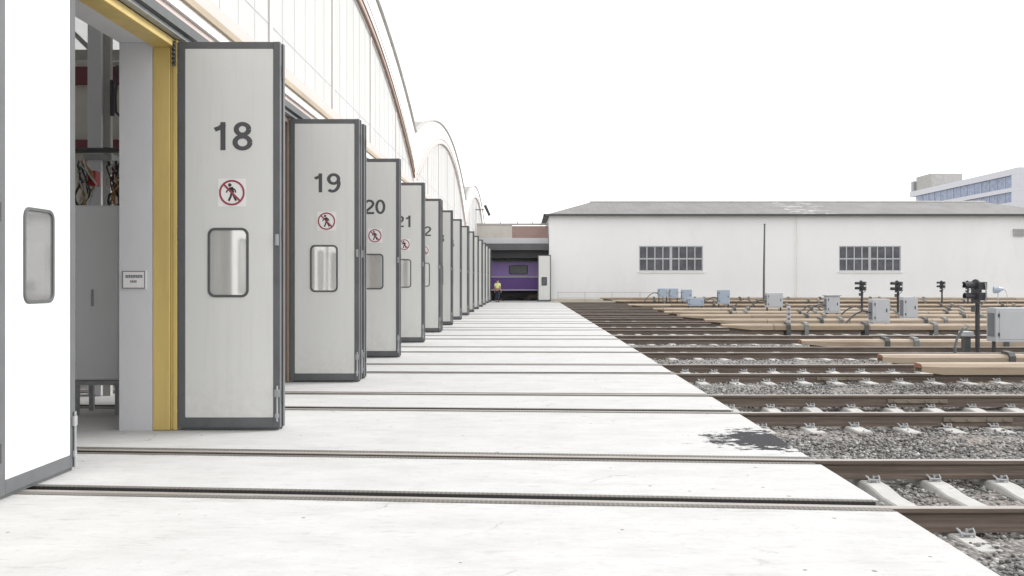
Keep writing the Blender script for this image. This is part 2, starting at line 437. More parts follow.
a = MB()
XL = -12
def slab_strip(ya, sa, yb, sb):
    """slab panel whose long edges follow the slightly slanting rails"""
    w_ = EDGE - XL
    a.prism([(XL, ya + sa * w_), (EDGE, ya), (EDGE, yb), (XL, yb + sb * w_)], 'z', -.40, 0)
ycur, scur = -14.0, 0
for k in range(NT_):
    for s in (-1, 1):
        yr = tc(k) + s * HG; sk_ = skew(yr)
        z0, z1 = (yr - .12, yr + .20) if s < 0 else (yr - .20, yr + .12)
        slab_strip(ycur, scur, z0, sk_); ycur, scur = z1, sk_
slab_strip(ycur, scur, 72.0, 0)
a.build('apron', M['apron'])['kind'] = 'structure'
MB().box(XL + .02, EDGE - .02, -13.9, 71.9, -.43, -.125).build('track_groove', M['under'])['kind'] = 'structure'
MB().box(XL, 1.85, 72.0, 84, -.4, -.004).build('carriage_shed_floor', M['floor_int'])['kind'] = 'structure'

def ballast_z(y):
    k = round((y - T0) / PITCH)
    d = abs(y - tc(k)) if 0 <= k < NT_ else 9
    u = .05 * min(1, max(0, (y - 13.5) / 3))
    if d < HG - .1: return -.235 + u * 1.6
    if d < HG + .1: return -.225 + u * 1.5
    if d < 1.4: return -.188 + u
    return -.178 + u
xs = np.concatenate([np.arange(EDGE + .002, 14, .22), np.arange(14.2, 62, 1.2)])
ys = np.arange(-10, 69.9, .16)
vv = []; ff = []
for j, y in enumerate(ys):
    zb = ballast_z(y)
    for i, x in enumerate(xs):
        vv.append((float(x), float(y), zb + .022 * math.sin(x * 2.1 + y * 1.3) * math.sin(y * 2.9 - x) + random.uniform(-.012, .012)))
nx = len(xs)
for j in range(len(ys) - 1):
    for i in range(nx - 1):
        ff.append((j * nx + i, j * nx + i + 1, (j + 1) * nx + i + 1, (j + 1) * nx + i))
me = bpy.data.meshes.new('ballast_bed'); me.from_pydata(vv, [], ff); me.shade_smooth()
link('ballast_bed', me, M['ballast'])['kind'] = 'structure'

# ------------------------------------------------------------------ sleepers
SL_SP = .56
def sleeper_x0(k): return 3.05 if k == 0 else EDGE + .08 + ((k * .37) % 1.0) * .5
def make_sleeper(clips=True):
    root = MB()
    # trapezoid section along y, dished in the middle
    secs = [(-1.32, -.158), (-.55, -.162), (-.3, -.19), (.3, -.19), (.55, -.162), (1.32, -.158)]
    rings = []
    for y, zt in secs:
        rings.append([root.bm.verts.new(p) for p in ((-.15, y, -.42), (.15, y, -.42), (.088, y, zt), (-.088, y, zt))])
    for p, q in zip(rings, rings[1:]):
        for i in range(4):
            root.bm.faces.new([p[i], p[(i + 1) % 4], q[(i + 1) % 4], q[i]])
    root.bm.faces.new(rings[0]); root.bm.faces.new(rings[-1][::-1])
    o = root.build('sleeper', M['sleeper'], None, .012)
    if clips:
        for s in (-1, 1):
            for t_ in (-1, 1):
                b = MB()
                y = s * HG
                # spring clip: a bent bar that grips the rail foot on one side, with a shoulder block
                for dx in (-.04, .04):
                    b.tube([(dx, y + t_ * .165, -.155), (dx * 1.2, y + t_ * .15, -.125), (dx * 1.4, y + t_ * .115, -.112), (dx * .5, y + t_ * .08, -.135)], .008, 6)
                b.tube([(-.045, y + t_ * .16, -.138), (.045, y + t_ * .16, -.138)], .008, 6)
                b.box(-.025, .025, y + t_ * .12 - .025, y + t_ * .12 + .025, -.17, -.138)
                b.tube([(0, y + t_ * .14, -.16), (0, y + t_ * .14, -.105)], .009, 6)
                b.build('rail_clip', M['galv'], o)
    return o
sl_full = make_sleeper(True)
sl_plain = make_sleeper(False)
sleepers_rects = {}
used_f = used_p = False
n_sl = 0
rest = MB()
for k in range(NT_):
    Y = tc(k); xmax = .56 * (Y + 1.3) + 1.2
    x = sleeper_x0(k)
    if k == 0: x -= SL_SP
    rows = []
    first = True
    while x < xmax:
        if k <= 9 and n_sl < 296:
            full = k <= 2
            src = sl_full if full else sl_plain
            if full and not used_f: o = src; used_f = True
            elif not full and not used_p: o = src; used_p = True
            else: o = copy_tree(src)
            o.location = (x, Y + random.uniform(-.03, .03), random.uniform(-.008, .012) + (.035 if k >= 2 else 0)); o.rotation_euler = (0, 0, R(random.uniform(-.8, .8)))
            pos = 'concrete sleeper under the %s pair of rails from the front' % ORD[k]
            g = 'sleepers of the %s track' % ORD[k]
            if first: lab = 'white concrete sleeper next to the apron edge under the %s pair of rails' % ORD[k]
            else: lab = 'pale ' + pos + ', beyond the apron edge'
            tag(o, lab, 'sleeper', g)
            first = False
            n_sl += 1
            rows.append(x)
        else:
            rest.box(x - .09, x + .09, Y - 1.3, Y + 1.3, -.4, -.13)
        x += SL_SP
    sleepers_rects[k] = rows
tag(rest.build('far_sleepers', M['sleeper']), 'rows of pale concrete sleepers in the farthest tracks by the white building', 'sleepers', None, 'stuff')

# ------------------------------------------------------------------ rails and rubber strips
def rail_profile():
    h = [(.028, 0), (.038, -.004), (.038, -.032), (.03, -.042), (.009, -.052), (.009, -.118), (.024, -.134), (.078, -.148), (.078, -.16)]
    return h + [(-a_, b_) for a_, b_ in h[::-1]]
def rail_mesh(x0, x1, sk_):
    b = MB(); pr = rail_profile()
    A = [[b.bm.verts.new((x, p[0] + dy, p[1])) for p in pr] for x, dy in ((x0, sk_ * (EDGE - x0)), (EDGE + .02, 0), (x1, 0))]
    n = len(pr)
    for p, q in zip(A, A[1:]):
        for i in range(n): b.bm.faces.new([p[i], q[i], q[(i + 1) % n], p[(i + 1) % n]])
    b.bm.faces.new(A[0]); b.bm.faces.new(A[-1][::-1])
    return b
for k in range(NT_):
    for s, nm in ((-1, 'near'), (1, 'far')):
        yr = tc(k) + s * HG
        xe = max(14.0, .56 * yr + 8)
        m_ = rail_mesh(-11.9, xe, skew(yr))
        o = m_.build('running_rail', M['rail'])
        o.location = (0, yr, .003)
        tag(o, '%s rusty steel rail of the %s track counted from the front' % (nm, ORD[k]), 'rail', 'rails of the yard tracks')
        if (k, s) in ((1, 1), (1, -1), (2, -1), (3, -1), (4, 1)):
            jx = {(1, 1): 5.5, (1, -1): 5.5, (2, -1): 5.45, (3, -1): 9.3, (4, 1): 10.6}[(k, s)]
            b = MB(); b.box(jx - .42, jx + .42, -.032, -.012, -.118, -.056)
            for q in (-.32, -.12, .12, .32): b.box(jx + q - .022, jx + q + .022, -.05, -.032, -.105, -.07)
            b.build('joint_bar', M['joint'], o, .004)
        for t_ in (-1, 1):
            gauge = (t_ == -s)          # this strip lies on the inner side, past the flange gap
            y0 = .14 if gauge else .040
            y1 = y0 + (.059 if gauge else .079)
            if t_ < 0: y0, y1 = -y1, -y0
            xa_ = EDGE - .04 if gauge else EDGE - .01 + .02 * random.uniform(-1, 1); q0 = skew(yr) * (EDGE + 11.9); q1 = skew(yr) * (EDGE - xa_)
            b = MB(); b.prism([(-11.9, yr + y0 + q0), (xa_, yr + y0 + q1), (xa_, yr + y1 + q1), (-11.9, yr + y1 + q0)], 'z', -.12, .005)
            o2 = b.build('rubber_strip', M['rubber'], None, .004)
            tag(o2, 'ribbed grey rubber strip on the %s of the %s rail of the %s track' % ('inner side' if gauge else 'outer side', nm, ORD[k]), 'rubber strip', 'rubber strips along the rails in the apron')

# ------------------------------------------------------------------ ballast stones (uncountable)
def stones():
    t_ = (1 + 5 ** .5) / 2
    base = np.array([(-1, t_, 0), (1, t_, 0), (-1, -t_, 0), (1, -t_, 0), (0, -1, t_), (0, 1, t_), (0, -1, -t_), (0, 1, -t_), (t_, 0, -1), (t_, 0, 1), (-t_, 0, -1), (-t_, 0, 1)]) / 1.9
    tri = np.array([(0, 11, 5), (0, 5, 1), (0, 1, 7), (0, 7, 10), (0, 10, 11), (1, 5, 9), (5, 11, 4), (11, 10, 2), (10, 7, 6), (7, 1, 8), (3, 9, 4), (3, 4, 2), (3, 2, 6), (3, 6, 8), (3, 8, 9), (4, 9, 5), (2, 4, 11), (6, 2, 10), (8, 6, 7), (9, 8, 1)])
    V = []; T = []; n = 0
    for (ya, yb, dens) in ((3.6, 10, 800), (10, 16, 330), (16, 27, 90)):
        xm = .56 * yb + 1.6
        cnt = int(dens * (yb - ya) * (xm - EDGE))
        for _ in range(cnt):
            y = random.uniform(ya, yb); x = random.uniform(EDGE + .03, xm)
            if x > .57 * y + 1.6: continue
            k = round((y - T0) / PITCH); d = abs(y - tc(k)) if k >= 0 else 9
            if abs(d - HG) < .085: continue
            onsl = False
            if d < 1.3 and k in sleepers_rects:
                i = round((x - sleepers_rects[k][0]) / SL_SP) if sleepers_rects[k] else 0
                if sleepers_rects[k] and abs(x - sleepers_rects[k][0] - i * SL_SP) < .125: onsl = True
                if onsl and (d < 1.15 or random.random() < .72): continue
            r = random.uniform(.010, .024)
            p = base * (1 + rng.uniform(-.28, .28, (12, 1))) * np.array([random.uniform(.8, 1.35), random.uniform(.7, 1.1), random.uniform(.5, .9)]) * r
            e = Matrix.Rotation(random.uniform(0, 6.28), 3, 'Z') @ Matrix.Rotation(random.uniform(-.7, .7), 3, 'X')
            p = p @ np.array(e).T + np.array((x, y, ballast_z(y) + random.uniform(-.006, .024) + (.02 if onsl else 0)))
            V.append(p); T.append(tri + n); n += 12
    V = np.concatenate(V); T = np.concatenate(T)
    me = bpy.data.meshes.new('ballast_stones')
    me.vertices.add(len(V)); me.vertices.foreach_set('co', V.astype(np.float32).ravel())
    me.loops.add(T.size); me.loops.foreach_set('vertex_index', T.astype(np.int32).ravel())
    me.polygons.add(len(T)); me.polygons.foreach_set('loop_start', np.arange(0, T.size, 3, dtype=np.int32))
    me.update(calc_edges=True)
    return link('ballast_stones', me, M['stone'])
tag(stones(), 'loose grey crushed stone ballast lying between the rails and sleepers', 'ballast', None, 'stuff')

# ------------------------------------------------------------------ lettering
def text_mesh(txt, h, bold=.0):
    cu = bpy.data.curves.new('txt', 'FONT'); cu.body = txt; cu.align_x = 'CENTER'; cu.size = 1; cu.extrude = .002; cu.offset = 0
    o = bpy.data.objects.new('txt', cu); C.objects.link(o)
    dg = bpy.context.evaluated_depsgraph_get(); me = bpy.data.meshes.new_from_object(o.evaluated_get(dg))
    co = np.array([v.co[:] for v in me.vertices])
    bpy.data.objects.remove(o)
    return me, co

# own heavy grotesque digits, drawn as strokes on a 0..1 high grid (width .56)
def stroke_poly(pts, w):
    """mitred ribbon outline of a polyline"""
    P = [Vector(p) for p in pts]; L_ = []; R_ = []
    for i, p in enumerate(P):
        d0 = (P[i] - P[i - 1]).normalized() if i else (P[1] - P[0]).normalized()
        d1 = (P[i + 1] - P[i]).normalized() if i < len(P) - 1 else d0
        d = (d0 + d1).normalized(); n = Vector((-d.y, d.x)); m = w / 2 / max(.5, n.dot(Vector((-d0.y, d0.x))))
        L_.append(p + n * m); R_.append(p - n * m)
    return L_, R_
def ell(cx, cy, rx, ry, a0, a1, n=14):
    return [(cx + rx * math.cos(R(a0 + (a1 - a0) * i / n)), cy + ry * math.sin(R(a0 + (a1 - a0) * i / n))) for i in range(n + 1)]
DIG = {
    '0': [ell(.28, .5, .205, .43, 0, 360, 28)],
    '1': [[(.33, 0), (.33, 1.0)], [(.37, .93), (.25, .80), (.10, .73)]],
    '2': [ell(.28, .71, .205, .22, 165, -25, 14) + [(.40, .50), (.24, .34), (.12, .20), (.085, .07)], [(.03, .065), (.54, .065)]],
    '3': [ell(.26, .735, .19, .195, 155, -80, 12), ell(.26, .29, .215, .225, 80, -165, 14), [(.22, .525), (.30, .525)]],
    '4': [[(.40, 0), (.40, .98)], [(.43, .95), (.07, .30), (.07, .28)], [(.03, .27), (.56, .27)]],
    '5': [[(.50, .935), (.14, .935), (.09, .50)], ell(.26, .31, .22, .245, 135, -160, 16)],
    '6': [ell(.28, .3, .205, .235, 0, 360, 24), ell(.33, .5, .27, .44, 55, 190, 12)],
    '7': [[(.03, .935), (.50, .935)], [(.48, .93), (.32, .60), (.22, 0)]],
    '8': [ell(.28, .745, .175, .19, 0, 360, 22), ell(.28, .275, .21, .215, 0, 360, 22)],
    '9': [ell(.28, .7, .205, .235, 0, 360, 24), ell(.23, .5, .27, .44, -125, 10, 12)],
}
def digits(b, txt, cx, z0, h, y0, y1):
    w = .145
    x = cx - h * (.76 * len(txt)) / 2 + h * .02
    for ch in txt:
        for si, st in enumerate(DIG[ch]):
            L_, R_ = stroke_poly(st, w)
            yy0 = y0 - .0006 * si
            for i in range(len(L_) - 1):
                q = [L_[i], L_[i + 1], R_[i + 1], R_[i]]
                q = [(x + p.x * h * 1.27, z0 + p.y * h) for p in q]
                A = [b.bm.verts.new((p[0], yy0, p[1])) for p in q]
                b.bm.faces.new(A)
        x += h * .76
    return b

# ------------------------------------------------------------------ folding doors
DW, DH, DT = 1.09, 4.16, .06
def door_panel(root, x0, yf, num=None, sign=False, W=DW, H=DH, wz=(1.44, 2.155), number_h=.3, pane='pane'):
    """one leaf panel; front face at y=yf (faces -y), body behind it"""
    fw = .075
    xa, xb = x0, x0 + W
    wx0, wx1 = x0 + W / 2 - .215 + .0, x0 + W / 2 + .195
    z0 = .03
    # skin with a rounded window hole
    o_ = rrect(xa + fw, xb - fw, z0 + .11, H - fw, .01); i_ = rrect(wx0, wx1, wz[0], wz[1], .065)
    # rings have equal counts, starting in the same corner
    p = MB().ring(o_, i_, 'y', yf + .006, yf + DT - .006).build('door_panel', M['door_paint'], root)
    fr = MB()
    fr.box(xa, xa + fw - .001, yf, yf + DT, z0, H); fr.box(xb - fw + .001, xb, yf, yf + DT, z0, H)
    fr.box(xa + fw, xb - fw, yf + .001, yf + DT - .001, H - fw + .001, H - .001); fr.box(xa + fw, xb - fw, yf + .001, yf + DT - .001, z0 + .001, z0 + .109)
    fr.build('panel_frame', M['grey_frame'], p, .003)
    MB().box(xa + .02, xb - .02, yf + .018, yf + DT - .018, .006, z0).build('bottom_seal', M['rubber_seal'], p)
    g = MB().ring(rrect(wx0 - .014, wx1 + .014, wz[0] - .014, wz[1] + .014, .075), rrect(wx0 + .012, wx1 - .012, wz[0] + .012, wz[1] - .012, .055), 'y', yf - .006, yf + DT + .006).build('window', M['rubber_seal'], root, .003)
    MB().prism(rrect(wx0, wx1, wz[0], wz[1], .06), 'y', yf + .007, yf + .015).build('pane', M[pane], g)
    if num:
        digits(MB(), num, x0 + W / 2 + .03, 3.0, number_h, yf + .003, 0).build('door_number', M['number_grey'], root)
    if sign:
        cx, cz = x0 + W / 2 + .03, 2.545
        s = MB().box(cx - .15, cx + .15, yf + .0025, yf + .0065, cz - .15, cz + .15).build('warning_sign', M['sign_white'], root)
        MB().ring(circ(cx, cz, .137), circ(cx, cz, .117), 'y', yf - .0015, yf + .001).build('ring', M['sign_red'], s)
        d = .117 * .7071
        MB().prism([(cx - d - .008, cz + d - .006), (cx - d + .008, cz + d + .008), (cx + d + .008, cz - d + .006), (cx + d - .008, cz - d - .008)], 'y', yf - .002, yf + .0005).build('slash', M['sign_red'], s)
        w = MB(); ya, yb = yf + .0, yf + .0022
        w.prism(circ(cx - .022, cz + .082, .019, 14), 'y', ya, yb)
        def limb(pts, wd):
            L_, R_ = stroke_poly(pts, wd)
            for i in range(len(L_) - 1):
                w.prism([(cx + q.x, cz + q.y) for q in (L_[i], L_[i + 1], R_[i + 1], R_[i])], 'y', ya, yb)
        limb([(-.012, .058), (.006, .0)], .042)
        limb([(0, .01), (-.012, -.04), (-.034, -.088)], .022)
        limb([(.004, .01), (.022, -.04), (.046, -.086)], .022)
        limb([(-.018, .052), (-.05, .022), (-.06, .0)], .014)
        limb([(-.004, .055), (.034, .03), (.04, .0)], .014)
        w.build('walking_figure', M['sign_black'], s)
    return p

def hinges(root, x, y, zs):
    for z in zs:
        b = MB(); b.tube([(x, y, z - .07), (x, y, z + .07)], .011, 8); b.box(x - .05, x - .002, y + .003, y + .012, z - .05, z + .05)
        b.build('hinge', M['bracket'], root)

def folding_leaf(name, loc, rz, label, num=None, sign=False, folded=True, group='folding doors of the depot'):
    r = empty(name, loc, rz, label, 'folding door', group)
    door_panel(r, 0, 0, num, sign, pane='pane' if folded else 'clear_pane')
    if folded:
        door_panel(r, .012, .095)
        hinges(r, 1.098, .078, (.35, 2.1, 3.85))
        hinges(r, -.012, .02, (.3, 2.1, 3.75))
        # foot bolt on the outer stile
        b = MB(); b.tube([(1.06, -.012, .1), (1.06, -.012, .48)], .011, 8); b.box(1.035, 1.085, -.02, -.002, .36, .44); b.box(1.04, 1.08, -.018, -.002, .14, .18)
        b.build('foot_bolt', M['galv'], r)
        b = MB(); b.box(1.045, 1.075, -.035, -.001, 1.98, 2.1); b.tube([(1.06, -.03, 2.0), (1.06, -.05, 2.04), (1.06, -.03, 2.08)], .008, 6)
        b.build('handle', M['galv'], r)
    else:
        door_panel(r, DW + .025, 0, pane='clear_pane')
        hinges(r, DW + .012, -.012, (.35, 2.1, 3.85)); hinges(r, -.012, .0, (.35, 2.1, 3.75))
        xe = 2 * DW + .025
        b = MB(); b.tube([(xe - .03, -.014, .03), (xe - .03, -.014, .5)], .011, 8); b.box(xe - .055, xe - .005, -.022, -.002, .38, .46); b.box(xe - .05, xe - .01, -.02, -.002, .12, .17)
        b.build('foot_bolt', M['galv'], r)
        b = MB(); b.box(.012, .05, -.035, -.001, .42, .5); b.tube([(.03, -.03, .46), (.06, -.06, .46), (.12, -.06, .46)], .009, 6); b.build('handle', M['galv'], r)
    return r

XH = -3.71
for k in range(NT_):
    n = 18 + k
    c = tc(k)
    folding_leaf('folding_door', (XH, c + 2.4, 0), 0, 'grey folding door leaf numbered %d standing open at right angles to the depot' % n, str(n), True)
    if k in (2, 5, 8, 11):
        # left leaf folded back against the pier too
        folding_leaf('folding_door', (XH, c - 1.70, 0), 0, 'unnumbered grey door leaf folded open close behind door %d' % (n - 1))
    else:
        lab = ('white door leaf with grey rounded window closed flat at the near left edge' if k == 0 else
               'closed flat unnumbered door leaf in the wall between doors %d and %d' % (n - 1, n))
        folding_leaf('folding_door', (XH - .1, c - 1.79, 0), R(90), lab, None, False, False)

# ------------------------------------------------------------------ depot sheds (arched gables)
SH0 = T0 - PITCH / 2
SPAN = 6 * PITCH
def inner_arc(y, cy): return 8.3 - .0172 * (y - cy) ** 2
def outer_arc(y, cy): return (9.42 - .0133 * (y - cy) ** 2) if cy < 30 else (9.14 - .0118 * (y - cy) ** 2)
def strip(mb, ypts, zf0, zf1, x0, x1):
    """band between two z-curves along y, thick in x"""
    A = []
    for y in ypts:
        A.append([mb.bm.verts.new(p) for p in ((x0, y, zf0(y)), (x1, y, zf0(y)), (x1, y, zf1(y)), (x0, y, zf1(y)))])
    for p, q in zip(A, A[1:]):
        for i in range(4): mb.bm.faces.new([p[i], q[i], q[(i + 1) % 4], p[(i + 1) % 4]])
    mb.bm.faces.new(A[0]); mb.bm.faces.new(A[-1][::-1])
labels = ['nearest white arched depot shed with brown trim over doors 18 to 23', 'middle white arched depot shed over doors 24 to 29', 'farthest white arched depot shed beside the shed holding the purple carriage']
for sidx in range(3):
    y0 = SH0 + SPAN * sidx; y1 = y0 + SPAN; cy = (y0 + y1) / 2
    r = empty('depot_shed', (0, 0, 0), 0, labels[sidx], 'depot shed', 'arched sheds of the depot')
    e0 = y0 + .02; e1 = y1 - .02
    nb = 6 if sidx < 2 else 2
    ye = y1 if sidx < 2 else y0 + 2 * PITCH + .6
    N = 44
    yp = [e0 + (e1 - e0) * i / N for i in range(N + 1)]
    xg = -4.0
    gl = MB(); yin = [cy - 13.4 + 26.8 * i / N for i in range(N + 1)]
    strip(gl, yin, lambda y: 4.90, lambda y: max(4.91, inner_arc(y, cy)), xg - .03, xg)
    g = gl.build('gable_glazing', M['translucent'], r)
    gb = MB(); nyy = int(26.8 / (PITCH / 6))
    for j in range(37):
        y = y0 + j * PITCH / 6
        if abs(y - cy) > 13.0: continue
        if j % 6 == 0: continue
        zt = inner_arc(y, cy) - .02
        if zt > 5.05: gb.box(xg + .001, xg + .006, y - .01, y + .01, 4.92, zt)
    for z in (5.62,):
        hw = math.sqrt(max(0, (8.3 - z) / .0172)) - .1
        gb.box(xg + .0015, xg + .008, cy - min(hw, 13.2), cy + min(hw, 13.2), z - .008, z + .008)
    gb.build('glazing_bars', M['box_grey'], g)
    for j in range(0, 7):
        y = y0 + j * PITCH
        if abs(y - cy) > 12: continue
        MB().box(xg + .002, xg + .03, y - .07, y + .07, 4.93, inner_arc(y, cy) - .02).build('gable_post', M['faint_pink'], g)
    f = MB(); strip(f, yp, lambda y: max(4.93, inner_arc(y, cy)) + .001, lambda y: outer_arc(y, cy), xg - .05, xg + .04)
    f.build('gable_fascia', M['white_wall'], r)
    yt = [cy - 13.3 + 26.6 * i / N for i in range(N + 1)]
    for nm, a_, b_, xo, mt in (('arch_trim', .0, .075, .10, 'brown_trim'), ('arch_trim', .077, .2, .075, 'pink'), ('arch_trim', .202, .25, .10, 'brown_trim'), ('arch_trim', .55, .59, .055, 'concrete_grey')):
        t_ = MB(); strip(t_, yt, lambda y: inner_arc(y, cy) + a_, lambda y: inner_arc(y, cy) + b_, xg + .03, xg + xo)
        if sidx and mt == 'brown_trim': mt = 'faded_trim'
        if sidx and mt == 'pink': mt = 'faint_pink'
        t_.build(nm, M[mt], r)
    t_ = MB(); strip(t_, yp, lambda y: outer_arc(y, cy) + .001, lambda y: outer_arc(y, cy) + .05, xg - .06, xg + .12); t_.build('roof_edge', M['concrete_grey'], r)
    for xa, xb in ((-11, xg - .055), (-40.5, -29)):
        rf = MB(); strip(rf, yp, lambda y: outer_arc(y, cy) - .16, lambda y: outer_arc(y, cy) - .02, xa, xb); rf.build('roof', M['roof_grey'], r)
    for xa, xb in ((-28.999, -11.001),):
        rf = MB(); strip(rf, yp, lambda y: outer_arc(y, cy) - .12, lambda y: outer_arc(y, cy) - .08, xa, xb); rf.build('added_skylight', M['added_skylight'], r)  # added translucent roof band, put in to brighten the interior
    # bands over the doors
    def band(name, z0, z1, xo, mt):
        MB().box(-3.985, xo, y0 + .01, ye - .01, z0, z1).build(name, M[mt], r)
    band('door_track', 4.235, 4.335, -3.60, 'rubber_seal')
    band('fascia_board', 4.337, 4.44, -3.66, 'pink')
    band('drip_board', 4.442, 4.555, -3.62, 'white_trim')
    band('gutter_board', 4.557, 4.64, -3.58, 'tan')
    band('sill_beam', 4.642, 4.90, -3.70, 'pink')
    MB().box(-3.74, -3.66, y0 + .01, ye - .01, 4.19, 4.232).build('track_channel', M['galv'], r)
    MB().box(-4.34, -3.99, y0 + .01, ye - .01, 4.15, 4.9).build('lintel', M['pier'], r)
    # piers and yellow frames
    for j in range(nb):
        c = y0 + PITCH * (j + .5)
        pier_y0, pier_y1 = c + 2.45, c + 2.45 + .25
        p = MB().box(-4.34, -3.985, c + 2.402, c + PITCH - 1.85, 0, 4.148).build('pier', M['pier'], r)
        MB().box(-3.983, -3.77, c + 2.52, c + PITCH - 1.97, 0, 4.19).build('pier_face', M['white_wall'], p)
        fr = MB()
        fr.box(-3.982, -3.80, c + 2.40, c + 2.518, .004, 4.185)
        fr.box(-3.799, -3.768, c + 2.418, c + 2.518, .004, 4.185); fr.box(-3.767, -3.722, c + 2.402, c + 2.518, .004, 4.185)
        fr.box(-3.982, -3.80, c - 1.968, c - 1.85, .004, 4.185)
        fr.box(-3.982, -3.745, c - 1.85, c + 2.40, 4.10, 4.186)
        fr.build('door_frame', M['yellow' if sidx == 0 and j == 0 else 'shaded_frame'], r, .006)
    # rear, end walls
    bw = MB(); strip(bw, yp, lambda y: 0, lambda y: outer_arc(y, cy) - .18, -40.4, -40.1); bw.build('rear_wall', M['white_wall'], r)
    if sidx == 0:
        MB().box(-40, -4.35, y0 + .02, y0 + .3, 0, 6.6).build('end_wall', M['white_wall'], r)
        MB().box(-4.34, -3.985, y0 + .02, T0 - 1.85, 0, 4.148).build('pier', M['pier'], r)
    if sidx == 2:
        MB().box(-40, -4.0, y1 - .3, y1 - .02, 0, 6.6).build('end_wall', M['white_wall'], r)
        MB().box(-4.34, -4.0, 78.5, y1 - .31, 0, 4.9).build('side_wall', M['white_wall'], r)
        MB().box(-4.34, -4.0, ye, y1 - .31, 4.91, 5.0).build('lintel', M['pier'], r)

# coiled chain at the top hinge of door 18
b = MB()
pts = []
for i in range(60):
    t_ = i / 59
    pts.append((-3.735 + .018 * math.sin(i * 1.9), 9.50 + .014 * math.cos(i * 1.9), 4.15 - .26 * t_))
b.tube(pts, .008, 5)
tag(b.build('hoist_chain', M['dark_steel']), 'short dark chain hanging at the top hinge of door 18', 'chain')

# ------------------------------------------------------------------ notice on the pier
nx0, nx1 = -4.305, -4.05
nz0, nz1 = pz(289, 9.55), pz(270.5, 9.55)
nb = MB().box(nx0, nx1, 9.535, 9.5505, nz0, nz1).build('notice', M['sign_white'])
tag(nb, 'small white notice with two lines on the pale pier by the yellow frame', 'notice')
f = MB(); f.ring([(nx0 + .004, nz0 + .004), (nx1 - .004, nz0 + .004), (nx1 - .004, nz1 - .004), (nx0 + .004, nz1 - .004)], [(nx0 + .014, nz0 + .014), (nx1 - .014, nz0 + .014), (nx1 - .014, nz1 - .014), (nx0 + .014, nz1 - .014)], 'y', 9.532, 9.5345)
f.build('border', M['box_dark'], nb)
w = MB(); x = nx0 + .04
for i in range(10):
    w.box(x, x + .013, 9.5325, 9.5345, nz1 - .078, nz1 - .048); w.box(x, x + .017, 9.5327, 9.5346, nz1 - .078 + (.024 if i % 3 else 0), nz1 - .07 + (.022 if i % 3 else 0)); x += .0185
w.build('print_line', M['box_dark'], nb); w = MB(); x = (nx0 + nx1) / 2 - .036
for i in range(4):
    w.box(x, x + .012, 9.5325, 9.5345, nz1 - .13, nz1 - .105); x += .018
w.build('print_line', M['box_dark'], nb)

# ------------------------------------------------------------------ inside the first bay
def ipx(x, Y): return px(x, Y)
cb = empty('cabinet', (ipx(96, 10.6), 10.6, 0), 0, 'tall grey steel cabinet on legs just inside the open doorway', 'cabinet')
w2 = .34
MB().box(-w2, ipx(121, 10.6) - ipx(96, 10.6) - .03, 0, .5, .42, 2.5).build('body', M['cabinet'], cb, .03, 3)
MB().box(-w2 + .03, .27, .02, .48, .36, .415).build('plinth', M['galv'], cb)
for xx in (-w2 + .05, .2): 
    for yy in (.05, .42): MB().box(xx, xx + .05, yy, yy + .05, 0, .358).build('leg', M['galv'], cb)
MB().box(-.05, -.03, -.02, -.001, 1.3, 1.5).build('handle', M['galv'], cb)

MB_ = MB()
Yc = 12.4
col = empty('steel_column', (ipx(98, Yc), Yc, 0), 0, 'pale grey steel column rising behind the grey cabinet', 'column')
MB().box(-.15, .05, 0, .22, 0, 6.5).build('shaft', M['pier'], col, .01)
MB().box(-.19, .2, -.03, .25, 3.28, 3.36).build('collar', M['galv'], col)
MB().box(.052, .15, .05, .12, 0, 6.5).build('pipe_duct', M['concrete_grey'], col)
MB().box(.152, .2, .02, .08, 3.9, 4.4).build('junction_box', M['signal_black'], col, .01)
Yr = 13.6
rk = empty('storage_rack', (ipx(98, Yr), Yr, 0), 0, 'tall rack with beige boards and maroon beams behind the pale column', 'rack')
MB().box(-2.6, 1.6, .08, .14, .1, 4.95).build('board', M['beige_wall'], rk)
for z0, z1 in ((4.6, 4.86), (3.58, 3.75), (2.2, 2.4)):
    MB().box(-2.6, 1.6, -.02, .078, z0, z1).build('beam', M['maroon'], rk)
for xx in (-2.5, -1.2, .42, 1.5):
    MB().box(xx - .05, xx + .05, -.06, -.021, 0, 5.3).build('upright', M['galv'], rk)
Yp = 11.6
hp = MB(); hp.tube([(ipx(60, Yp) - 1, Yp, pz(151, Yp)), (ipx(140, Yp) + .2, Yp, pz(150, Yp))], .035, 10)
tag(hp.build('pipe', M['bracket']), 'dark horizontal pipe crossing in front of the pale column', 'pipe')
# hoses hanging above the cabinet
def hose_bundle(xp0, xp1, y0p, y1p, Y, cols, label):
    r = empty('hose_bundle', (ipx((xp0 + xp1) / 2, Y), Y, pz(y1p, Y)), 0, label, 'hoses', 'hose bundles above the cabinet')
    H = pz(y0p, Y) - pz(y1p, Y); W = (ipx(xp1, Y) - ipx(xp0, Y))
    for i in range(11):
        m_ = MB(); x0 = random.uniform(-W / 2, W / 2); pts = []
        ph = random.uniform(0, 6)
        for j in range(9):
            t_ = j / 8
            pts.append((x0 + .05 * math.sin(ph + t_ * 7) , .06 * math.cos(ph * 2 + t_ * 5) + random.uniform(-.05, .05), H * (1 - t_)))
        m_.tube(pts, random.uniform(.008, .016), 6); m_.build('hose', M[random.choice(cols)], r)
    return r
M['hose_green'] = plain('green_hose', (.09, .17, .1), .5, 0, .2, 8)
M['hose_orange'] = plain('orange_hose', (.4, .22, .1), .5, 0, .2, 8)
M['hose_white'] = plain('white_hose', (.5, .5, .48), .5, 0, .2, 8)
hose_bundle(80, 93, 160, 208, 11.2, ['hose_green', 'hose_orange', 'signal_black', 'hose_white'], 'green and orange hoses hanging on the left above the grey cabinet')
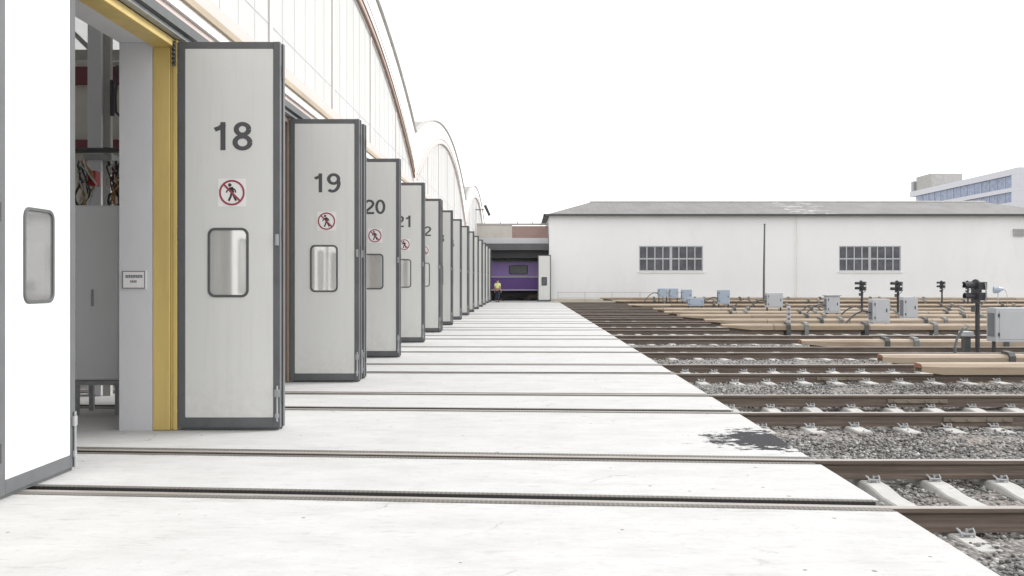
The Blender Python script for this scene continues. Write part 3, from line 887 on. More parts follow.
hose_bundle(109, 121, 162, 207, 11.2, ['hose_orange', 'signal_black', 'maroon', 'hose_white', 'signal_black'], 'dark and orange hoses hanging by the pale pier above the cabinet')
bx = MB().box(ipx(89, 11.3), ipx(97, 11.3), 11.25, 11.4, pz(186, 11.3), pz(171, 11.3)).build('red_box', M['red'], None, .008)
tag(bx, 'small red box mounted on the pale column between the hoses', 'box')
MB().box(ipx(91, 11.3), ipx(95, 11.3), 11.242, 11.2495, pz(182, 11.3), pz(175, 11.3)).build('cover_plate', M['maroon'], bx)
cbk = MB(); cbk.tube([(ipx(111, 12), 12.2, pz(62, 12)), (ipx(112, 12), 12.1, pz(95, 12)), (ipx(116, 12), 12.0, pz(112, 12)), (ipx(124, 12), 12.0, pz(120, 12))], .018, 8)
tag(cbk.build('cable', M['signal_black']), 'black cable looping down beside the pale column', 'cable')
# roof trusses seen through the doorway
for i, yy in enumerate((9.2, 13.8, 18.4, 23.0)):
    tr = MB()
    tr.box(-30, -4.4, yy - .06, yy + .06, 5.0, 5.16); 
    for q in range(14): tr.tube([(-5 - q * 1.7, yy, 5.16), (-5.85 - q * 1.7, yy, 6.0), (-6.7 - q * 1.7, yy, 5.16)], .04, 5)
    tr.box(-30, -4.4, yy - .05, yy + .05, 6.0, 6.12)
    tag(tr.build('roof_truss', M['concrete_grey']), '%s grey steel truss under the roof inside the depot' % ORD[i], 'truss', 'roof trusses inside the depot')

# ------------------------------------------------------------------ third rails with cream cover boards
def third_rail(Y, xt, xe, ztop, h, label, brk, taper=True):
    r = empty('third_rail', (0, Y, 0), 0, label, 'third rail', 'covered third rails of the yard')
    w = .15
    prof = [(-w, ztop - h), (-w, ztop - .05), (-w + .05, ztop), (w - .05, ztop + .012), (w, ztop - .04), (w, ztop - h), (w - .03, ztop - h), (w - .03, ztop - .05), (-w + .03, ztop - .05), (-w + .03, ztop - h)]
    b = MB()
    L0 = xt + (.9 if Y > 20 else .35)
    A = []
    for x, s in ((xt, .45 if Y > 20 else .75), (L0, 1), (xe, 1)) if taper else ((xt, 1), (xe, 1)):
        A.append([b.bm.verts.new((x, p[0], ztop - .0 - (ztop - p[1]) * s)) for p in prof])
    for p, q in zip(A, A[1:]):
        for i in range(len(prof)): b.bm.faces.new([p[i], q[i], q[(i + 1) % len(prof)], p[(i + 1) % len(prof)]])
    b.bm.faces.new(A[0]); b.bm.faces.new(A[-1][::-1])
    cv = b.build('cover_board', M['cream'], r)
    # board joints
    MB().box(xt - .006, xt - .001, -w + .02, w - .02, ztop - h * .4, ztop - .01).build('end_plate', M['cream_end'], cv)
    MB().prism([(p[0], p[1] + (ztop - h) ) for p in ((-.05, -.06), (.05, -.06), (.05, -.045), (.012, -.03), (.012, .03), (.035, .05), (.035, .075), (-.035, .075), (-.035, .05), (-.012, .03), (-.012, -.03), (-.05, -.045))], 'x', xt + .25, xe).build('conductor_rail', M['rail'], r)
    for i, x in enumerate(brk):
        k_ = MB()
        def hoop(x0, x1):
            pr = [(-w - .035, -.22), (-w - .035, ztop - .02), (-w + .03, ztop + .055), (w - .03, ztop + .07), (w + .035, ztop - .01), (w + .035, -.22)]
            ins = [(-w - .001, -.22), (-w - .001, ztop - .045), (-w + .051, ztop + .002), (w - .05, ztop + .0145), (w + .001, ztop - .036), (w + .001, -.22)]
            poly = pr + ins[::-1]
            k_.prism(poly, 'x', x0, x1)
        hoop(x - .06, x + .06)
        k_.box(x - .11, x + .11, -w - .08, w + .08, -.24, -.17)
        k_.build('bracket', M['bracket'] if i % 2 == 0 else M['bracket_light'], r)
    return r
TR = []
def pairs(x0, xe, step=3.4):
    out = []; x = x0
    while x < xe:
        out += [x, x + .7]; x += step + random.uniform(-.5, .5)
    return out
spec = [  # Y, px of tip, ztop, h
    (14.50, 918, .262, .17, [px(1000, 14.5) + 1.2]),
    (17.70, 880, .14, .17, [px(1008, 17.7)]),
    (22.30, 800, .135, .2, [px(885, 22.3), px(914, 22.3), px(1003, 22.3)]),
    (27.10, 721, .29, .17, [px(788, 27), px(806, 27), px(866, 27), px(935, 27)]),
    (31.50, 704, .26, .16, None), (36.05, 677, .24, .15, None), (40.6, 664, .22, .14, None), (45.15, 653, .23, .15, None),
    (54.25, 628, .2, .14, None), (63.35, 612, .24, .14, None), (67.9, 600, .34, .17, None)]
for i, (Y, xp, zt, h, bk) in enumerate(spec):
    xt = px(xp, Y); xe = .56 * Y + 9
    bk = bk if bk is not None else pairs(xt + 3.0 + (i % 3) * 1.1, min(xe, xt + 26))
    third_rail(Y, xt, xe, zt, h, 'cream boarded third rail, %s counted back from the front of the yard' % ORD[i], bk)

# ------------------------------------------------------------------ signal boxes
def signal_box(xp0, xp1, yt, yb, Y, mat, label, side=.12, roof=False, conduit=True, gz=-.2):
    x0, x1 = px(xp0, Y), px(xp1, Y); z0, z1 = pz(yb, Y), pz(yt, Y); d = .42
    cx = (x0 + x1) / 2; hw = (x1 - x0) / 2; hh = z1 - z0
    r = empty('signal_box', (cx, Y, gz), 0, label, 'signal box', 'equipment boxes of the yard')
    zb = z0 - gz; zt = z1 - gz
    b = MB().box(-hw, hw, 0, d, zb, zt).build('body', M[mat], r, .012, 2)
    MB().box(-hw + .08, hw - .05, -.012, -.001, zb + .06, zt - .07).build('door', M[mat], b, .004)
    MB().box(-hw - .014, -hw - .001, .07, d - .07, zb + .12, zt - .12).build('side_hatch', M['box_dark'], b)
    MB().box(hw - .13, hw - .10, -.03, -.0125, zb + hh * .45, zb + hh * .6).build('handle', M['dark_steel'], b)
    for z in (zb + hh * .22, zb + hh * .78):
        MB().box(-hw + .05, -hw + .08, -.022, -.001, z - .04, z + .04).build('hinge', M['dark_steel'], b)
    if roof:
        MB().box(-hw - .05, hw + .05, -.05, d + .05, zt, zt + .04).build('roof', M['concrete_grey'], r)
    for sx_ in (-hw + .06, hw - .06):
        MB().box(sx_ - .03, sx_ + .03, d / 2 - .03, d / 2 + .03, 0, zb).build('leg', M['dark_steel'], r)
    if conduit:
        c_ = MB(); pts = []
        for i in range(13):
            t_ = i / 12
            pts.append((-hw - .02 - 1.15 * t_, .2 - .25 * t_, zb + hh * .42 + .16 * math.sin(t_ * math.pi * .9) * (1 - t_) - (zb + hh * .42 - .05) * t_ ** 2.2))
        c_.tube(pts, .028, 7); c_.build('conduit', M['bracket'], r)
    return r
signal_box(996, 1036, 308, 342, 20.4, 'box_grey', 'large pale grey equipment box beside the nearest black signal', conduit=False)
signal_box(873, 890, 299, 323, 29.6, 'box_grey', 'pale grey equipment box left of its twin, below the left small signal pair', conduit=True)
signal_box(904, 918, 297, 319, 34, 'box_grey', 'pale grey equipment box standing in front of the second small signal', conduit=False)
signal_box(827, 840, 296, 313, 38.3, 'box_grey', 'grey equipment box with thin roof plate on dark legs, alone mid yard', roof=True)
signal_box(767, 783, 293, 307.5, 43, 'box_grey', 'wide pale grey equipment box beside the base of the thin pole')
signal_box(718.5, 730, 290, 304, 52, 'box_blue', 'square blue grey equipment box right of the low blue box')
signal_box(688, 704, 298, 306, 47.5, 'box_blue', 'low wide blue grey equipment box in front of the upright blue boxes', conduit=False)
signal_box(682, 692, 289.5, 301, 56.5, 'box_blue', 'upright blue grey equipment box just behind the low wide one', conduit=False)
signal_box(669.5, 678.5, 288.5, 298, 61.3, 'box_blue', 'right hand box of the farthest blue grey pair by the white wall', conduit=False)
signal_box(658.5, 668, 288.5, 297, 61.3, 'box_blue', 'left hand box of the farthest blue grey pair by the white wall')

# ------------------------------------------------------------------ shunting signals
def make_signal(label, pipe=True):
    r = empty('signal', (0, 0, 0), 0, label, 'signal', 'two-lamp yard signals')
    MB().tube([(0, 0, 0), (0, 0, 1.36)], .05, 10).build('post', M['signal_black'], r)
    MB().box(-.11, .11, -.11, .11, -.02, .05).build('base', M['dark_steel'], r)
    hd = MB(); hd.box(-.03, .16, -.13, .13, 1.36, 1.54); hd.box(-.03, .16, -.13, .13, 1.60, 1.78); hd.box(-.02, .06, -.09, .09, 1.54, 1.60)
    hd.build('head', M['signal_black'], r, .02, 2)
    bp = [(-.19, 1.3), (.19, 1.3), (.19, 1.76)] + [(.19 * math.cos(R(a_)), 1.72 + .12 * math.sin(R(a_))) for a_ in range(15, 180, 15)] + [(-.19, 1.76)]
    MB().prism(bp, 'x', -.055, -.032).build('backplate', M['signal_black'], r)
    for z in (1.45, 1.69):
        n = 14; A = []; h = MB()
        for x, rr in ((-.056, .085), (-.30, .082)):
            A.append([h.bm.verts.new((x + (.08 if (i in (0, n) and x < -.1) else 0), rr * math.cos(R(-35 + 250 * i / n)), z + rr * math.sin(R(-35 + 250 * i / n)))) for i in range(n + 1)] +
                     [h.bm.verts.new((x, (rr - .008) * math.cos(R(-35 + 250 * i / n)), z + (rr - .008) * math.sin(R(-35 + 250 * i / n)))) for i in range(n, -1, -1)])
        m_ = len(A[0])
        for i in range(m_): h.bm.faces.new([A[0][i], A[1][i], A[1][(i + 1) % m_], A[0][(i + 1) % m_]])
        h.bm.faces.new(A[0]); h.bm.faces.new(A[1][::-1])
        h.build('hood', M['signal_black'], r)
        MB().prism(circ(0, z, .072, 20), 'x', -.07, -.0555).build('lens', M['lens'], r)
    if pipe:
        MB().tube([(.10, -.15, 1.76), (.11, -.17, 1.6), (.11, -.17, 1.42), (.09, -.15, 1.33), (.03, -.07, 1.25), (.02, -.062, 1.1)], .016, 8).build('conduit', M['galv'], r)
        MB().box(-.13, -.052, -.05, .05, 1.1, 1.24).build('junction_box', M['bracket'], r, .006)
    return r
sg = make_signal('large black two-lamp signal beside the big grey equipment box', True)
sg.location = (px(977.5, 20.3), 20.3, -.2)
for xp, Y, lab in ((862, 42.5, 'small black signal standing furthest to the left, right window behind it'), (898, 39.5, 'small black signal standing behind the twin grey equipment boxes'),
                   (942, 57.5, 'tiny distant black signal before the white wall, left of two'), (968, 55, 'tiny distant black signal just left of the largest signal')):
    o = copy_tree(sg); o.location = (px(xp, Y), Y, -.21); o['label'] = lab; o.scale = (1.05, 1.05, 1.0)

# conduit from near signal down to the ground, and small fittings
cb = MB(); cb.tube([(px(972, 20.0), 20.2, pz(327, 20)), (px(963, 20), 20.0, pz(329, 20)), (px(955, 20), 19.9, pz(338, 20)), (px(950.5, 20), 19.8, pz(347, 20)), (px(949, 20), 19.7, -.2)], .03, 8)
tag(cb.build('cable_duct', M['bracket']), 'dark curved cable duct dropping to the ballast left of the large signal', 'cable duct')
mt = MB(); X0 = px(967, 19.6); mt.box(px(961, 19.9), px(969, 19.9), 19.85, 20.15, -.2, .16)
pm = empty('point_motor', (px(966, 21.0), 21.0, -.2), 0, 'small dark track fitting standing below the large signal', 'track fitting')
MB().box(-.07, .07, -.1, .1, 0, .5).build('post', M['bracket'], pm, .01); MB().box(-.12, .12, -.14, .14, .5, .62).build('head', M['box_grey'], pm, .02, 2)
mt.bm.free()
# pale blue far fitting with a cable arc
ff_ = empty('lamp_fitting', (px(998, 58), 58, -.2), 0, 'pale blue fitting with a cable arc right of the largest signal head', 'lamp fitting')
MB().tube([(0, 0, 0), (0, 0, 1.2)], .04, 8).build('post', M['box_blue'], ff_)
MB().tube([(-.45, 0, 1.35), (.05, 0, 1.38), (.35, 0, 1.42), (.55, 0, 1.42)], [.26, .24, .14, .08], 10).build('head', M['box_blue'], ff_)
MB().tube([(.5, 0, 1.44), (.8, 0, 1.3), (.98, 0, .9), (1.0, 0, .3), (1.0, 0, 0)], .025, 6).build('cable', M['galv'], ff_)
ff_.scale = (.62, .62, .9)
# white marker post
mp = empty('marker_post', (px(788.5, 31.0), 31.0, -.2), 0, 'short white and black marker post in front of the cream boards', 'marker post')
MB().box(-.06, .06, -.04, .04, 0, .93).build('post', M['box_grey'], mp, .008)
for z in (.45, .62, .78): MB().box(-.045, .045, -.052, -.041, z, z + .08).build('plate', M['box_dark'], mp)
# low pipes and cable loops scattered by the far boards
lc = 0
for xp, Y, w_, h_, lab in ((745, 54, 1.5, .5, 'thin cable hoop rising between the two blue grey boxes'), (855, 36, 1.6, .55, 'thin cable hoop left of the left twin equipment box'), (812, 41, 1.3, .5, 'thin cable hoop left of the roofed equipment box')):
    m_ = MB(); X = px(xp, Y)
    m_.tube([(X + w_ * (i / 12 - .5), Y, -.2 + (h_ + .2) * math.sin(math.pi * i / 12) ** .7) for i in range(13)], .028, 7)
    tag(m_.build('cable_hoop', M['bracket']), lab, 'cable', 'cable hoops in the yard')

# ------------------------------------------------------------------ thin pole
pl = empty('pole', (px(763.8, 64.5), 64.5, -.2), 0, 'tall thin grey pole standing in front of the white building', 'pole')
MB().tube([(0, 0, 0), (.01, 0, 2.5), (.06, 0, 5.85)], [.085, .075, .055], 10).build('shaft', M['grey_frame'], pl)
MB().box(-.18, .18, -.18, .18, 0, .12).build('base_plate', M['galv'], pl); MB().tube([(.06, 0, 5.85), (.06, 0, 5.93)], .075, 10).build('cap', M['grey_frame'], pl)

# ------------------------------------------------------------------ white building
BX0, BX1, BY0, BY1, BH = 1.9, 43.0, 70.0, 82.0, 6.75
wb = empty('white_building', (0, 0, 0), 0, 'long white rendered building with grey hipped roof across the yard', 'building')
b = MB()
wins = [(px(639, 70), px(703, 70)), (px(839, 70), px(901, 70))]
wz0, wz1 = pz(271.5, 70), pz(246, 70)
# front wall with two real openings
xc = BX0
for x0, x1 in wins:
    b.box(xc, x0, BY0, BY0 + .3, -.45, BH); b.box(x0, x1, BY0, BY0 + .3, -.45, wz0); b.box(x0, x1, BY0, BY0 + .3, wz1, BH); xc = x1
b.box(xc, BX1, BY0, BY0 + .3, -.45, BH)
b.box(BX0, BX1, BY1 - .3, BY1, -.45, BH); b.box(BX0, BX0 + .3, BY0 + .3, BY1 - .3, -.45, BH); b.box(BX1 - .3, BX1, BY0 + .3, BY1 - .3, -.45, BH)
wl = b.build('wall', M['building_wall'], wb)
MB().box(BX0 - .03, BX1 + .03, BY0 - .06, BY0 - .002, -.45, .22).build('base_band', plain('cream_base', (.62, .57, .48), .8, 0, .08, .6, (1, 1, 1), .1, True, (.45, .4, .33), .4), wb)
MB().box(px(795, 70) - .09, px(795, 70) + .09, BY0 - .012, BY0 - .0022, .23, BH - .1).build('wall_joint', M['white_trim'], wb)
MB().tube([(px(797, 70), BY0 - .1, .1), (px(797, 70), BY0 - .1, BH - .15)], .04, 8).build('downpipe', M['building_wall'], wb)
def win(x0, x1, nm):
    fr = MB(); z0, z1 = wz0, wz1; y0, y1 = BY0 + .05, BY0 + .14
    n = 8; wv = .07
    xs_ = []
    fr.box(x0, x0 + .08, y0, y1, z0, z1); fr.box(x1 - .08, x1, y0, y1, z0, z1)
    fr.box(x0 + .08, x1 - .08, y0, y1, z1 - .08, z1); fr.box(x0 + .08, x1 - .08, y0, y1, z0, z0 + .1)
    zm = (z0 + z1) / 2
    fr.box(x0 + .08, x1 - .08, y0 + .01, y1 - .01, zm - .05, zm + .05)
    for i in range(1, 8):
        xx = x0 + (x1 - x0) * i / 8; h = .1 if i == 4 else .04
        fr.box(xx - h, xx + h, y0 + .002, y1 - .002, z0 + .1, zm - .05); fr.box(xx - h, xx + h, y0 + .002, y1 - .002, zm + .05, z1 - .08)
    f_ = fr.build('window', M['box_grey'], wb)
    MB().box(x0 + .01, x1 - .01, y1 - .03, y1 - .015, z0 + .01, z1 - .01).build('pane', M['dark_pane'], f_)
    MB().box(x0 - .1, x1 + .1, BY0 - .07, BY0 + .048, z0 - .1, z0 - .002).build('sill', M['white_trim'], f_)
for x0, x1 in wins: win(x0, x1, '')
# hipped roof
ov = .35; ez = BH + .02; rz = 8.3; ym = (BY0 + BY1) / 2
b = MB()
E = [(BX0 - ov, BY0 - ov, ez), (BX1 + ov, BY0 - ov, ez), (BX1 + ov, BY1 + ov, ez), (BX0 - ov, BY1 + ov, ez)]
Rg = [(px(590, ym), ym, rz), (px(985, ym), ym, rz)]
ev = [b.bm.verts.new(p) for p in E]; rv = [b.bm.verts.new(p) for p in Rg]
for f_ in ((ev[0], ev[1], rv[1], rv[0]), (ev[1], ev[2], rv[1]), (ev[2], ev[3], rv[0], rv[1]), (ev[3], ev[0], rv[0]), (ev[3], ev[2], ev[1], ev[0])): b.bm.faces.new(f_)
rf = b.build('roof', M['tile_roof'], wb)
MB().tube([Rg[0], Rg[1]], .12, 8).build('ridge_cap', M['concrete_grey'], rf)
MB().box(BX0 - ov - .1, BX1 + ov + .1, BY0 - ov - .12, BY0 - ov + .0, ez - .1, ez + .06).build('gutter', M['bracket'], rf)
MB().prism([(BY0 - ov - .12, ez + .06), (BY1, ez + .06), (BY1, ez - .08), (BY0 - ov - .12, ez - .1)], 'x', BX0 - ov - .1, BX0 - ov - .001).build('gutter', M['bracket'], rf)
vt = MB().box(px(1013, 70), px(1024, 70), BY0 - .14, BY0 - .001, pz(236, 70), pz(229, 70)).build('vent', M['concrete_grey'], wb)
vm = MB()
for i in range(4):
    z = pz(236, 70) + .08 + i * .12; vm.box(px(1014, 70), px(1023, 70), BY0 - .17, BY0 - .141, z, z + .05)
vm.build('louvre', M['galv'], vt)
# handrail at the foot of the building
gr = empty('guard_rail', (0, 68.9, -.2), 0, 'thin grey guard rail along the foot of the white building', 'guard rail')
for xp in (558, 585, 612, 640, 668): MB().tube([(px(xp, 68.9), 0, 0), (px(xp, 68.9), 0, .95)], .022, 6).build('post', M['concrete_grey'], gr)
for z in (.92, .5): MB().tube([(px(557.5, 68.9), 0, z), (px(690, 68.9), 0, z)], .018, 6).build('rail', M['concrete_grey'], gr)
# low kerb wall along the tracks' end
lw = MB().box(px(650, 69.6), 43, 69.35, 69.75, -.4, .32).build('low_wall', M['beige_wall'])
tag(lw, 'low beige kerb wall along the foot of the white building', 'low wall')

# ------------------------------------------------------------------ carriage shed behind
YS = 72.0
cs = empty('carriage_shed', (0, 0, 0), 0, 'flat-topped brick and beige shed housing the purple carriage', 'shed')
MB().box(-3.9, px(512, YS), YS, YS + .3, pz(238, YS), pz(225, YS)).build('parapet', M['beige_wall'], cs)
MB().box(px(512, YS) + .002, 1.86, YS, YS + .3, pz(238, YS), pz(226, YS)).build('parapet', M['brick'], cs)
MB().box(-3.9, 1.86, YS - .06, YS + .34, pz(225, YS) + .002, pz(224, YS) + .05).build('coping', M['concrete_grey'], cs)
MB().box(-3.9, 1.86, YS - .05, YS + .3, pz(243.5, YS), pz(238, YS) - .003).build('fascia', M['pier'], cs)
MB().box(-3.9, 1.86, YS - .9, YS + .2, pz(250.5, YS), pz(244, YS)).build('canopy', M['grey_frame'], cs, .01)
MB().box(-3.9, 1.86, YS + .02, YS + .28, pz(258, YS), pz(250.7, YS)).build('lintel', M['dark_steel'], cs)
MB().box(-3.9, -2.85, YS + .02, YS + .28, -.1, pz(258, YS) - .003).build('wall', M['concrete_grey'], cs)
MB().box(1.4, 1.86, YS + .02, YS + .28, -.1, pz(258, YS) - .003).build('wall', M['concrete_grey'], cs)
MB().box(-3.9, 1.86, YS + .31, 86, 5.2, 5.35).build('roof', M['roof_grey'], cs)
MB().box(-3.9, 1.86, 85.7, 85.95, -.1, 5.19).build('rear_wall', M['concrete_grey'], cs)
MB().box(1.6, 1.86, 82.1, 85.69, -.1, 5.19).build('side_wall', M['concrete_grey'], cs)
for xx in (-2.0, -.6, .6):
    MB().box(xx - .03, xx + .03, YS + .3, YS + .5, pz(225, YS) + .1, pz(225, YS) + .3).build('roof_bolt', M['dark_steel'], cs)

lf = empty('door_leaf', (px(537.8, 69.4), 69.4, 0), 0, 'pale grey door leaf with dark window beside the purple carriage', 'door leaf')
door_panel(lf, 0, 0, None, False, 1.02, 3.62, (1.25, 1.9), .3, 'dark_pane')

# floodlight on the far gable
fl = empty('floodlight', (px(487, 72), 72, pz(211, 72)), 0, 'small dark floodlight projecting from the farthest gable against the sky', 'floodlight')
MB().tube([(-1.1, 0, .1), (-.2, 0, .1)], .04, 6).build('arm', M['dark_steel'], fl)
MB().prism([(-.28, .42), (-.05, .5), (.3, -.3), (.12, -.42)], 'y', -.2, .2).build('lamp_housing', M['dark_steel'], fl, .03)

# ------------------------------------------------------------------ purple carriage
YT = 74.6
ct = empty('carriage', (0, YT, 0), 0, 'purple railway carriage with white stripe standing inside the shed', 'railway carriage')
x0, x1 = -14.0, 1.35
zs0, zmid, ztop = pz(291, YT), pz(277.5, YT), pz(262, YT)
MB().box(x0, x1, 0, 2.9, zs0, zmid).build('lower_body', M['purple_dark'], ct, .02)
wx = [(px(509, YT), px(528, YT))] + [(px(509, YT) - 3.4 * i, px(509, YT) - 3.4 * i + 1.6) for i in range(1, 4)]
MB().box(x0, x1, 0, 2.9, zmid + .09, ztop).build('upper_body', M['purple_light'], ct, .02)
MB().box(x0, x1, -.006, 2.9, zmid + .002, zmid + .088).build('stripe', M['white_paint'], ct)
MB().box(x0, x1, -.01, -.002, zs0 + .05, zs0 + .13).build('stripe', M['white_paint'], ct)
rp = [(0, 0)] + [(1.45 - 1.45 * math.cos(R(a_)), .42 * math.sin(R(a_))) for a_ in range(10, 180, 10)] + [(2.9, 0)]
MB().prism([(p[0], ztop + .002 + p[1]) for p in rp], 'x', x0, x1).build('roof', M['galv'], ct)
for a_, b_ in wx:
    f_ = MB().ring(rrect(a_, b_, zmid + .25, ztop - .28, .1), rrect(a_ + .07, b_ - .07, zmid + .32, ztop - .35, .07), 'y', -.03, .005).build('window', M['dark_steel'], ct)
    MB().prism(rrect(a_ + .01, b_ - .01, zmid + .26, ztop - .29, .09), 'y', -.02, -.004).build('pane', M['carriage_pane'], f_)
un = MB(); un.box(x0 + .3, x1 - .3, .3, 2.6, zs0 - .25, zs0 - .002); un.box(-2.2, .2, .15, .6, .25, zs0 - .26)
un.build('underframe', M['under'], ct)
for wxp in (-1.9, .1, -9, -11):
    w_ = MB(); w_.prism(circ(wxp, .46, .44, 24), 'y', .55, .68); w_.build('wheel', M['rail'], ct)

# ------------------------------------------------------------------ person in hi-vis
def skin_mesh(name, nodes, edges, root, m, parent, sub=2):
    """nodes: (co, radius)"""
    me = bpy.data.meshes.new(name); me.from_pydata([n_[0] for n_ in nodes], edges, [])
    o = bpy.data.objects.new(name, me); C.objects.link(o)
    sk = o.modifiers.new('s', 'SKIN')
    for v, n_ in zip(me.skin_vertices[0].data, nodes): v.radius = (n_[1], n_[1]) if not isinstance(n_[1], tuple) else n_[1]
    for i, v in enumerate(me.skin_vertices[0].data): v.use_root = (i == root)
    o.modifiers.new('u', 'SUBSURF').levels = sub
    dg = bpy.context.evaluated_depsgraph_get(); m2 = bpy.data.meshes.new_from_object(o.evaluated_get(dg))
    bpy.data.objects.remove(o); m2.shade_smooth()
    return link(name, m2, m, parent)
pp = empty('person', (px(497.5, 67.5), 67.5, 0), R(155), 'person in yellow hi-vis vest and dark trousers standing before the purple carriage', 'person')
nd = [((0, 0, .93), .135), ((0, 0, 1.12), .13), ((0, -.01, 1.33), .155), ((0, 0, 1.44), .075), ((0, -.01, 1.5), .055), ((0, -.02, 1.6), .095), ((0, -.02, 1.69), .08),
      ((.17, 0, 1.38), .06), ((.24, .02, 1.12), .045), ((.26, -.05, .88), .035), ((.265, -.07, .82), .03),
      ((-.17, 0, 1.38), .06), ((-.24, .02, 1.12), .045), ((-.26, -.05, .88), .035), ((-.265, -.07, .82), .03),
      ((.09, 0, .86), .09), ((.10, -.02, .48), .062), ((.11, .03, .09), .045), ((.12, -.13, .04), .04),
      ((-.09, 0, .86), .09), ((-.10, .03, .48), .062), ((-.11, .10, .09), .045), ((-.12, -.05, .04), .04)]
ed = [(0, 1), (1, 2), (2, 3), (3, 4), (4, 5), (5, 6), (2, 7), (7, 8), (8, 9), (9, 10), (2, 11), (11, 12), (12, 13), (13, 14), (0, 15), (15, 16), (16, 17), (17, 18), (0, 19), (19, 20), (20, 21), (21, 22)]
for s, hi in ((1, 10), (-1, 14)):
    for q in range(5):
        b0 = len(nd); hx = s * .265
        off = (-.028 + .016 * q) if q < 4 else -.035
        ln = (.07, .08, .076, .06, .045)[q]
        nd += [((hx + s * .004, -.07 + off * .8, .785), .0105), ((hx, -.075 + off, .785 - ln), .0085)]
        ed += [(hi, b0), (b0, b0 + 1)]
skin_mesh('body', nd, ed, 0, M['skin'], pp)
skin_mesh('trousers', [((0, 0, .96), .15), ((.095, 0, .84), .108), ((.105, -.02, .48), .08), ((.115, .03, .12), .07), ((-.095, 0, .84), .108), ((-.105, .03, .48), .08), ((-.115, .10, .12), .07)], [(0, 1), (1, 2), (2, 3), (0, 4), (4, 5), (5, 6)], 0, M['navy'], pp)
skin_mesh('vest', [((0, 0, 1.0), (.2, .16)), ((0, 0, 1.18), (.19, .155)), ((0, -.01, 1.34), (.2, .17)), ((.17, 0, 1.39), .08), ((.225, .02, 1.2), .07), ((-.17, 0, 1.39), .08), ((-.225, .02, 1.2), .07)], [(0, 1), (1, 2), (2, 3), (3, 4), (2, 5), (5, 6)], 0, M['hivis'], pp)
skin_mesh('hair', [((0, .02, 1.6), .09), ((0, .0, 1.68), .092), ((0, -.03, 1.715), .07)], [(0, 1), (1, 2)], 0, M['hair'], pp)
for s in (1, -1):
    skin_mesh('boot', [((s * .112, .065 - s * .035, .1), .06), ((s * .115, .05 - s * .035, .05), .055), ((s * .122, -.1 - s * .04, .045), .05)], [(0, 1), (1, 2)], 0, M['under'], pp, 1)

# ------------------------------------------------------------------ modern building beyond
ob = empty('office_building', (0, 0, 0), 0, 'modern white office block with blue glass bands behind the grey roof', 'building')
OX, OY0, OY1 = 90.0, 163.0, 209.0
OZ = 22.4
def ry(x): return F * OX / (x - 525)
b = MB()
b.box(OX, OX + 40, OY0, OY1, 21.2, OZ)                 # parapet
b.box(OX, OX + 40, OY0, OY1, 18.1, 18.89)               # spandrel
b.box(OX, OX + 40, OY0, OY1, -.45, 16.19)
b.box(OX, OX + 40, OY0, OY0 + 2.2, 18.9, 21.19); b.box(OX, OX + 40, OY0, OY0 + 2.2, 16.2, 18.09)
b.box(OX + 1, OX + 40, OY0 + 2.21, OY1 - 1, 16.2, 18.09); b.box(OX + 1, OX + 40, OY0 + 2.21, OY1 - 1, 18.9, 21.19)
wl = b.build('wall', M['facade'], ob)
for z0, z1 in ((18.9, 21.19), (16.2, 18.09)):
    p_ = MB().box(OX + .35, OX + .98, OY0 + 2.22, OY1 - 3.5, z0, z1).build('window_band', M['blue_pane'], ob)
    mm = MB()
    for i in range(1, 14): 
        yy = OY0 + 2.2 + i * 2.9; mm.box(OX + .25, OX + .345, yy - .03, yy + .03, z0, z1)
    mm.build('mullions', M['facade'], p_)
MB().box(OX + .9, OX + 8, 200, 207.5, OZ + .01, OZ + 3.3).build('penthouse', M['concrete_grey'], ob)
MB().box(OX + .3, OX + 3, 207.6, 208.9, OZ + .01, OZ + 2.4).build('stair_tower', M['galv'], ob)

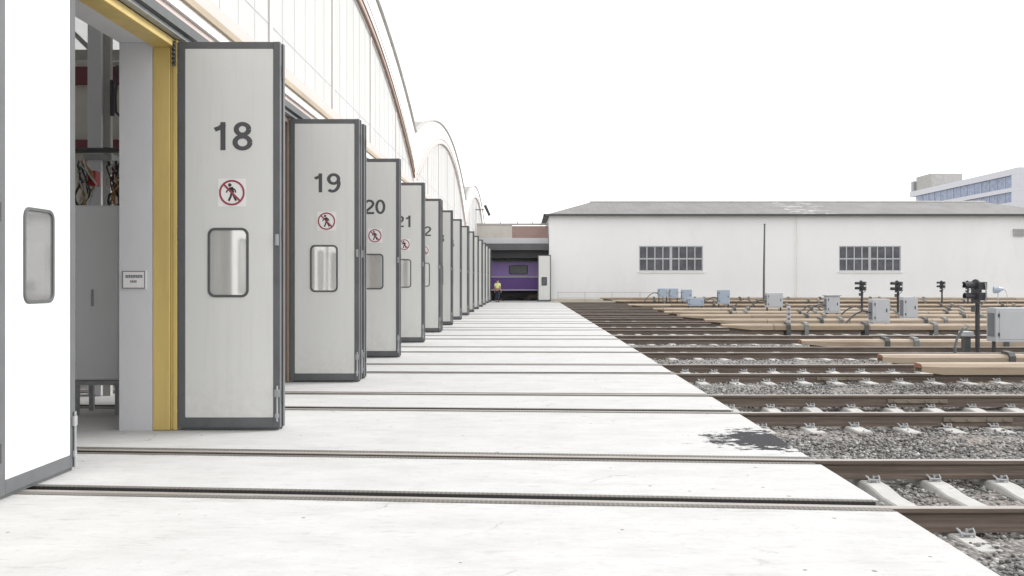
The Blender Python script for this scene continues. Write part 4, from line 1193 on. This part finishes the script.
# ------------------------------------------------------------------ camera, light, world
cam = bpy.data.cameras.new('camera'); co = bpy.data.objects.new('camera', cam); C.objects.link(co)
co.location = (0, 0, CAM_H); co.rotation_euler = (R(90), 0, 0)
cam.sensor_width = 36; cam.lens = 36 * F / 1024
cam.shift_x = -13 / 1024; cam.shift_y = -7 / 1024
cam.clip_start = .05; cam.clip_end = 4000
S.camera = co

SUN_EL, SUN_AZ = 33, 74        # azimuth measured from +Y towards +X
sd = bpy.data.lights.new('sun', 'SUN'); so = bpy.data.objects.new('sun', sd); C.objects.link(so)
sd.energy = 1.55; sd.angle = R(25); sd.color = (1, .985, .965)
d = Vector((math.sin(R(SUN_AZ)) * math.cos(R(SUN_EL)), math.cos(R(SUN_AZ)) * math.cos(R(SUN_EL)), math.sin(R(SUN_EL))))
so.rotation_euler = (-d).to_track_quat('-Z', 'Y').to_euler(); so.location = d * 60

w = bpy.data.worlds.new('World'); S.world = w; w.use_nodes = True
t = w.node_tree; bg = t.nodes['Background']
sk = t.nodes.new('ShaderNodeTexSky'); sk.sky_type = 'NISHITA'; sk.sun_disc = False
sk.sun_elevation = R(SUN_EL); sk.sun_rotation = R(SUN_AZ); sk.dust_density = 1.5; sk.air_density = 1; sk.ozone_density = 1
hs = t.nodes.new('ShaderNodeHueSaturation'); hs.inputs['Saturation'].default_value = .10
t.links.new(sk.outputs[0], hs.inputs['Color'])
# an even layer of thin cloud in front of the clear sky
cl = t.nodes.new('ShaderNodeMix'); cl.data_type = 'RGBA'; cl.inputs[0].default_value = .8
t.links.new(hs.outputs[0], cl.inputs[6]); cl.inputs[7].default_value = (4.9, 4.92, 4.95, 1)
t.links.new(cl.outputs[2], bg.inputs['Color'])
bg.inputs['Strength'].default_value = .15
S.view_settings.view_transform = 'Standard'; S.view_settings.look = 'None'; S.view_settings.gamma = 1; S.view_settings.use_curve_mapping = False
S.view_settings.exposure = 1.12
S.render.engine = 'CYCLES'; S.cycles.max_bounces = 10; S.cycles.diffuse_bounces = 6; S.cycles.transparent_max_bounces = 16
S.cycles.use_denoising = True
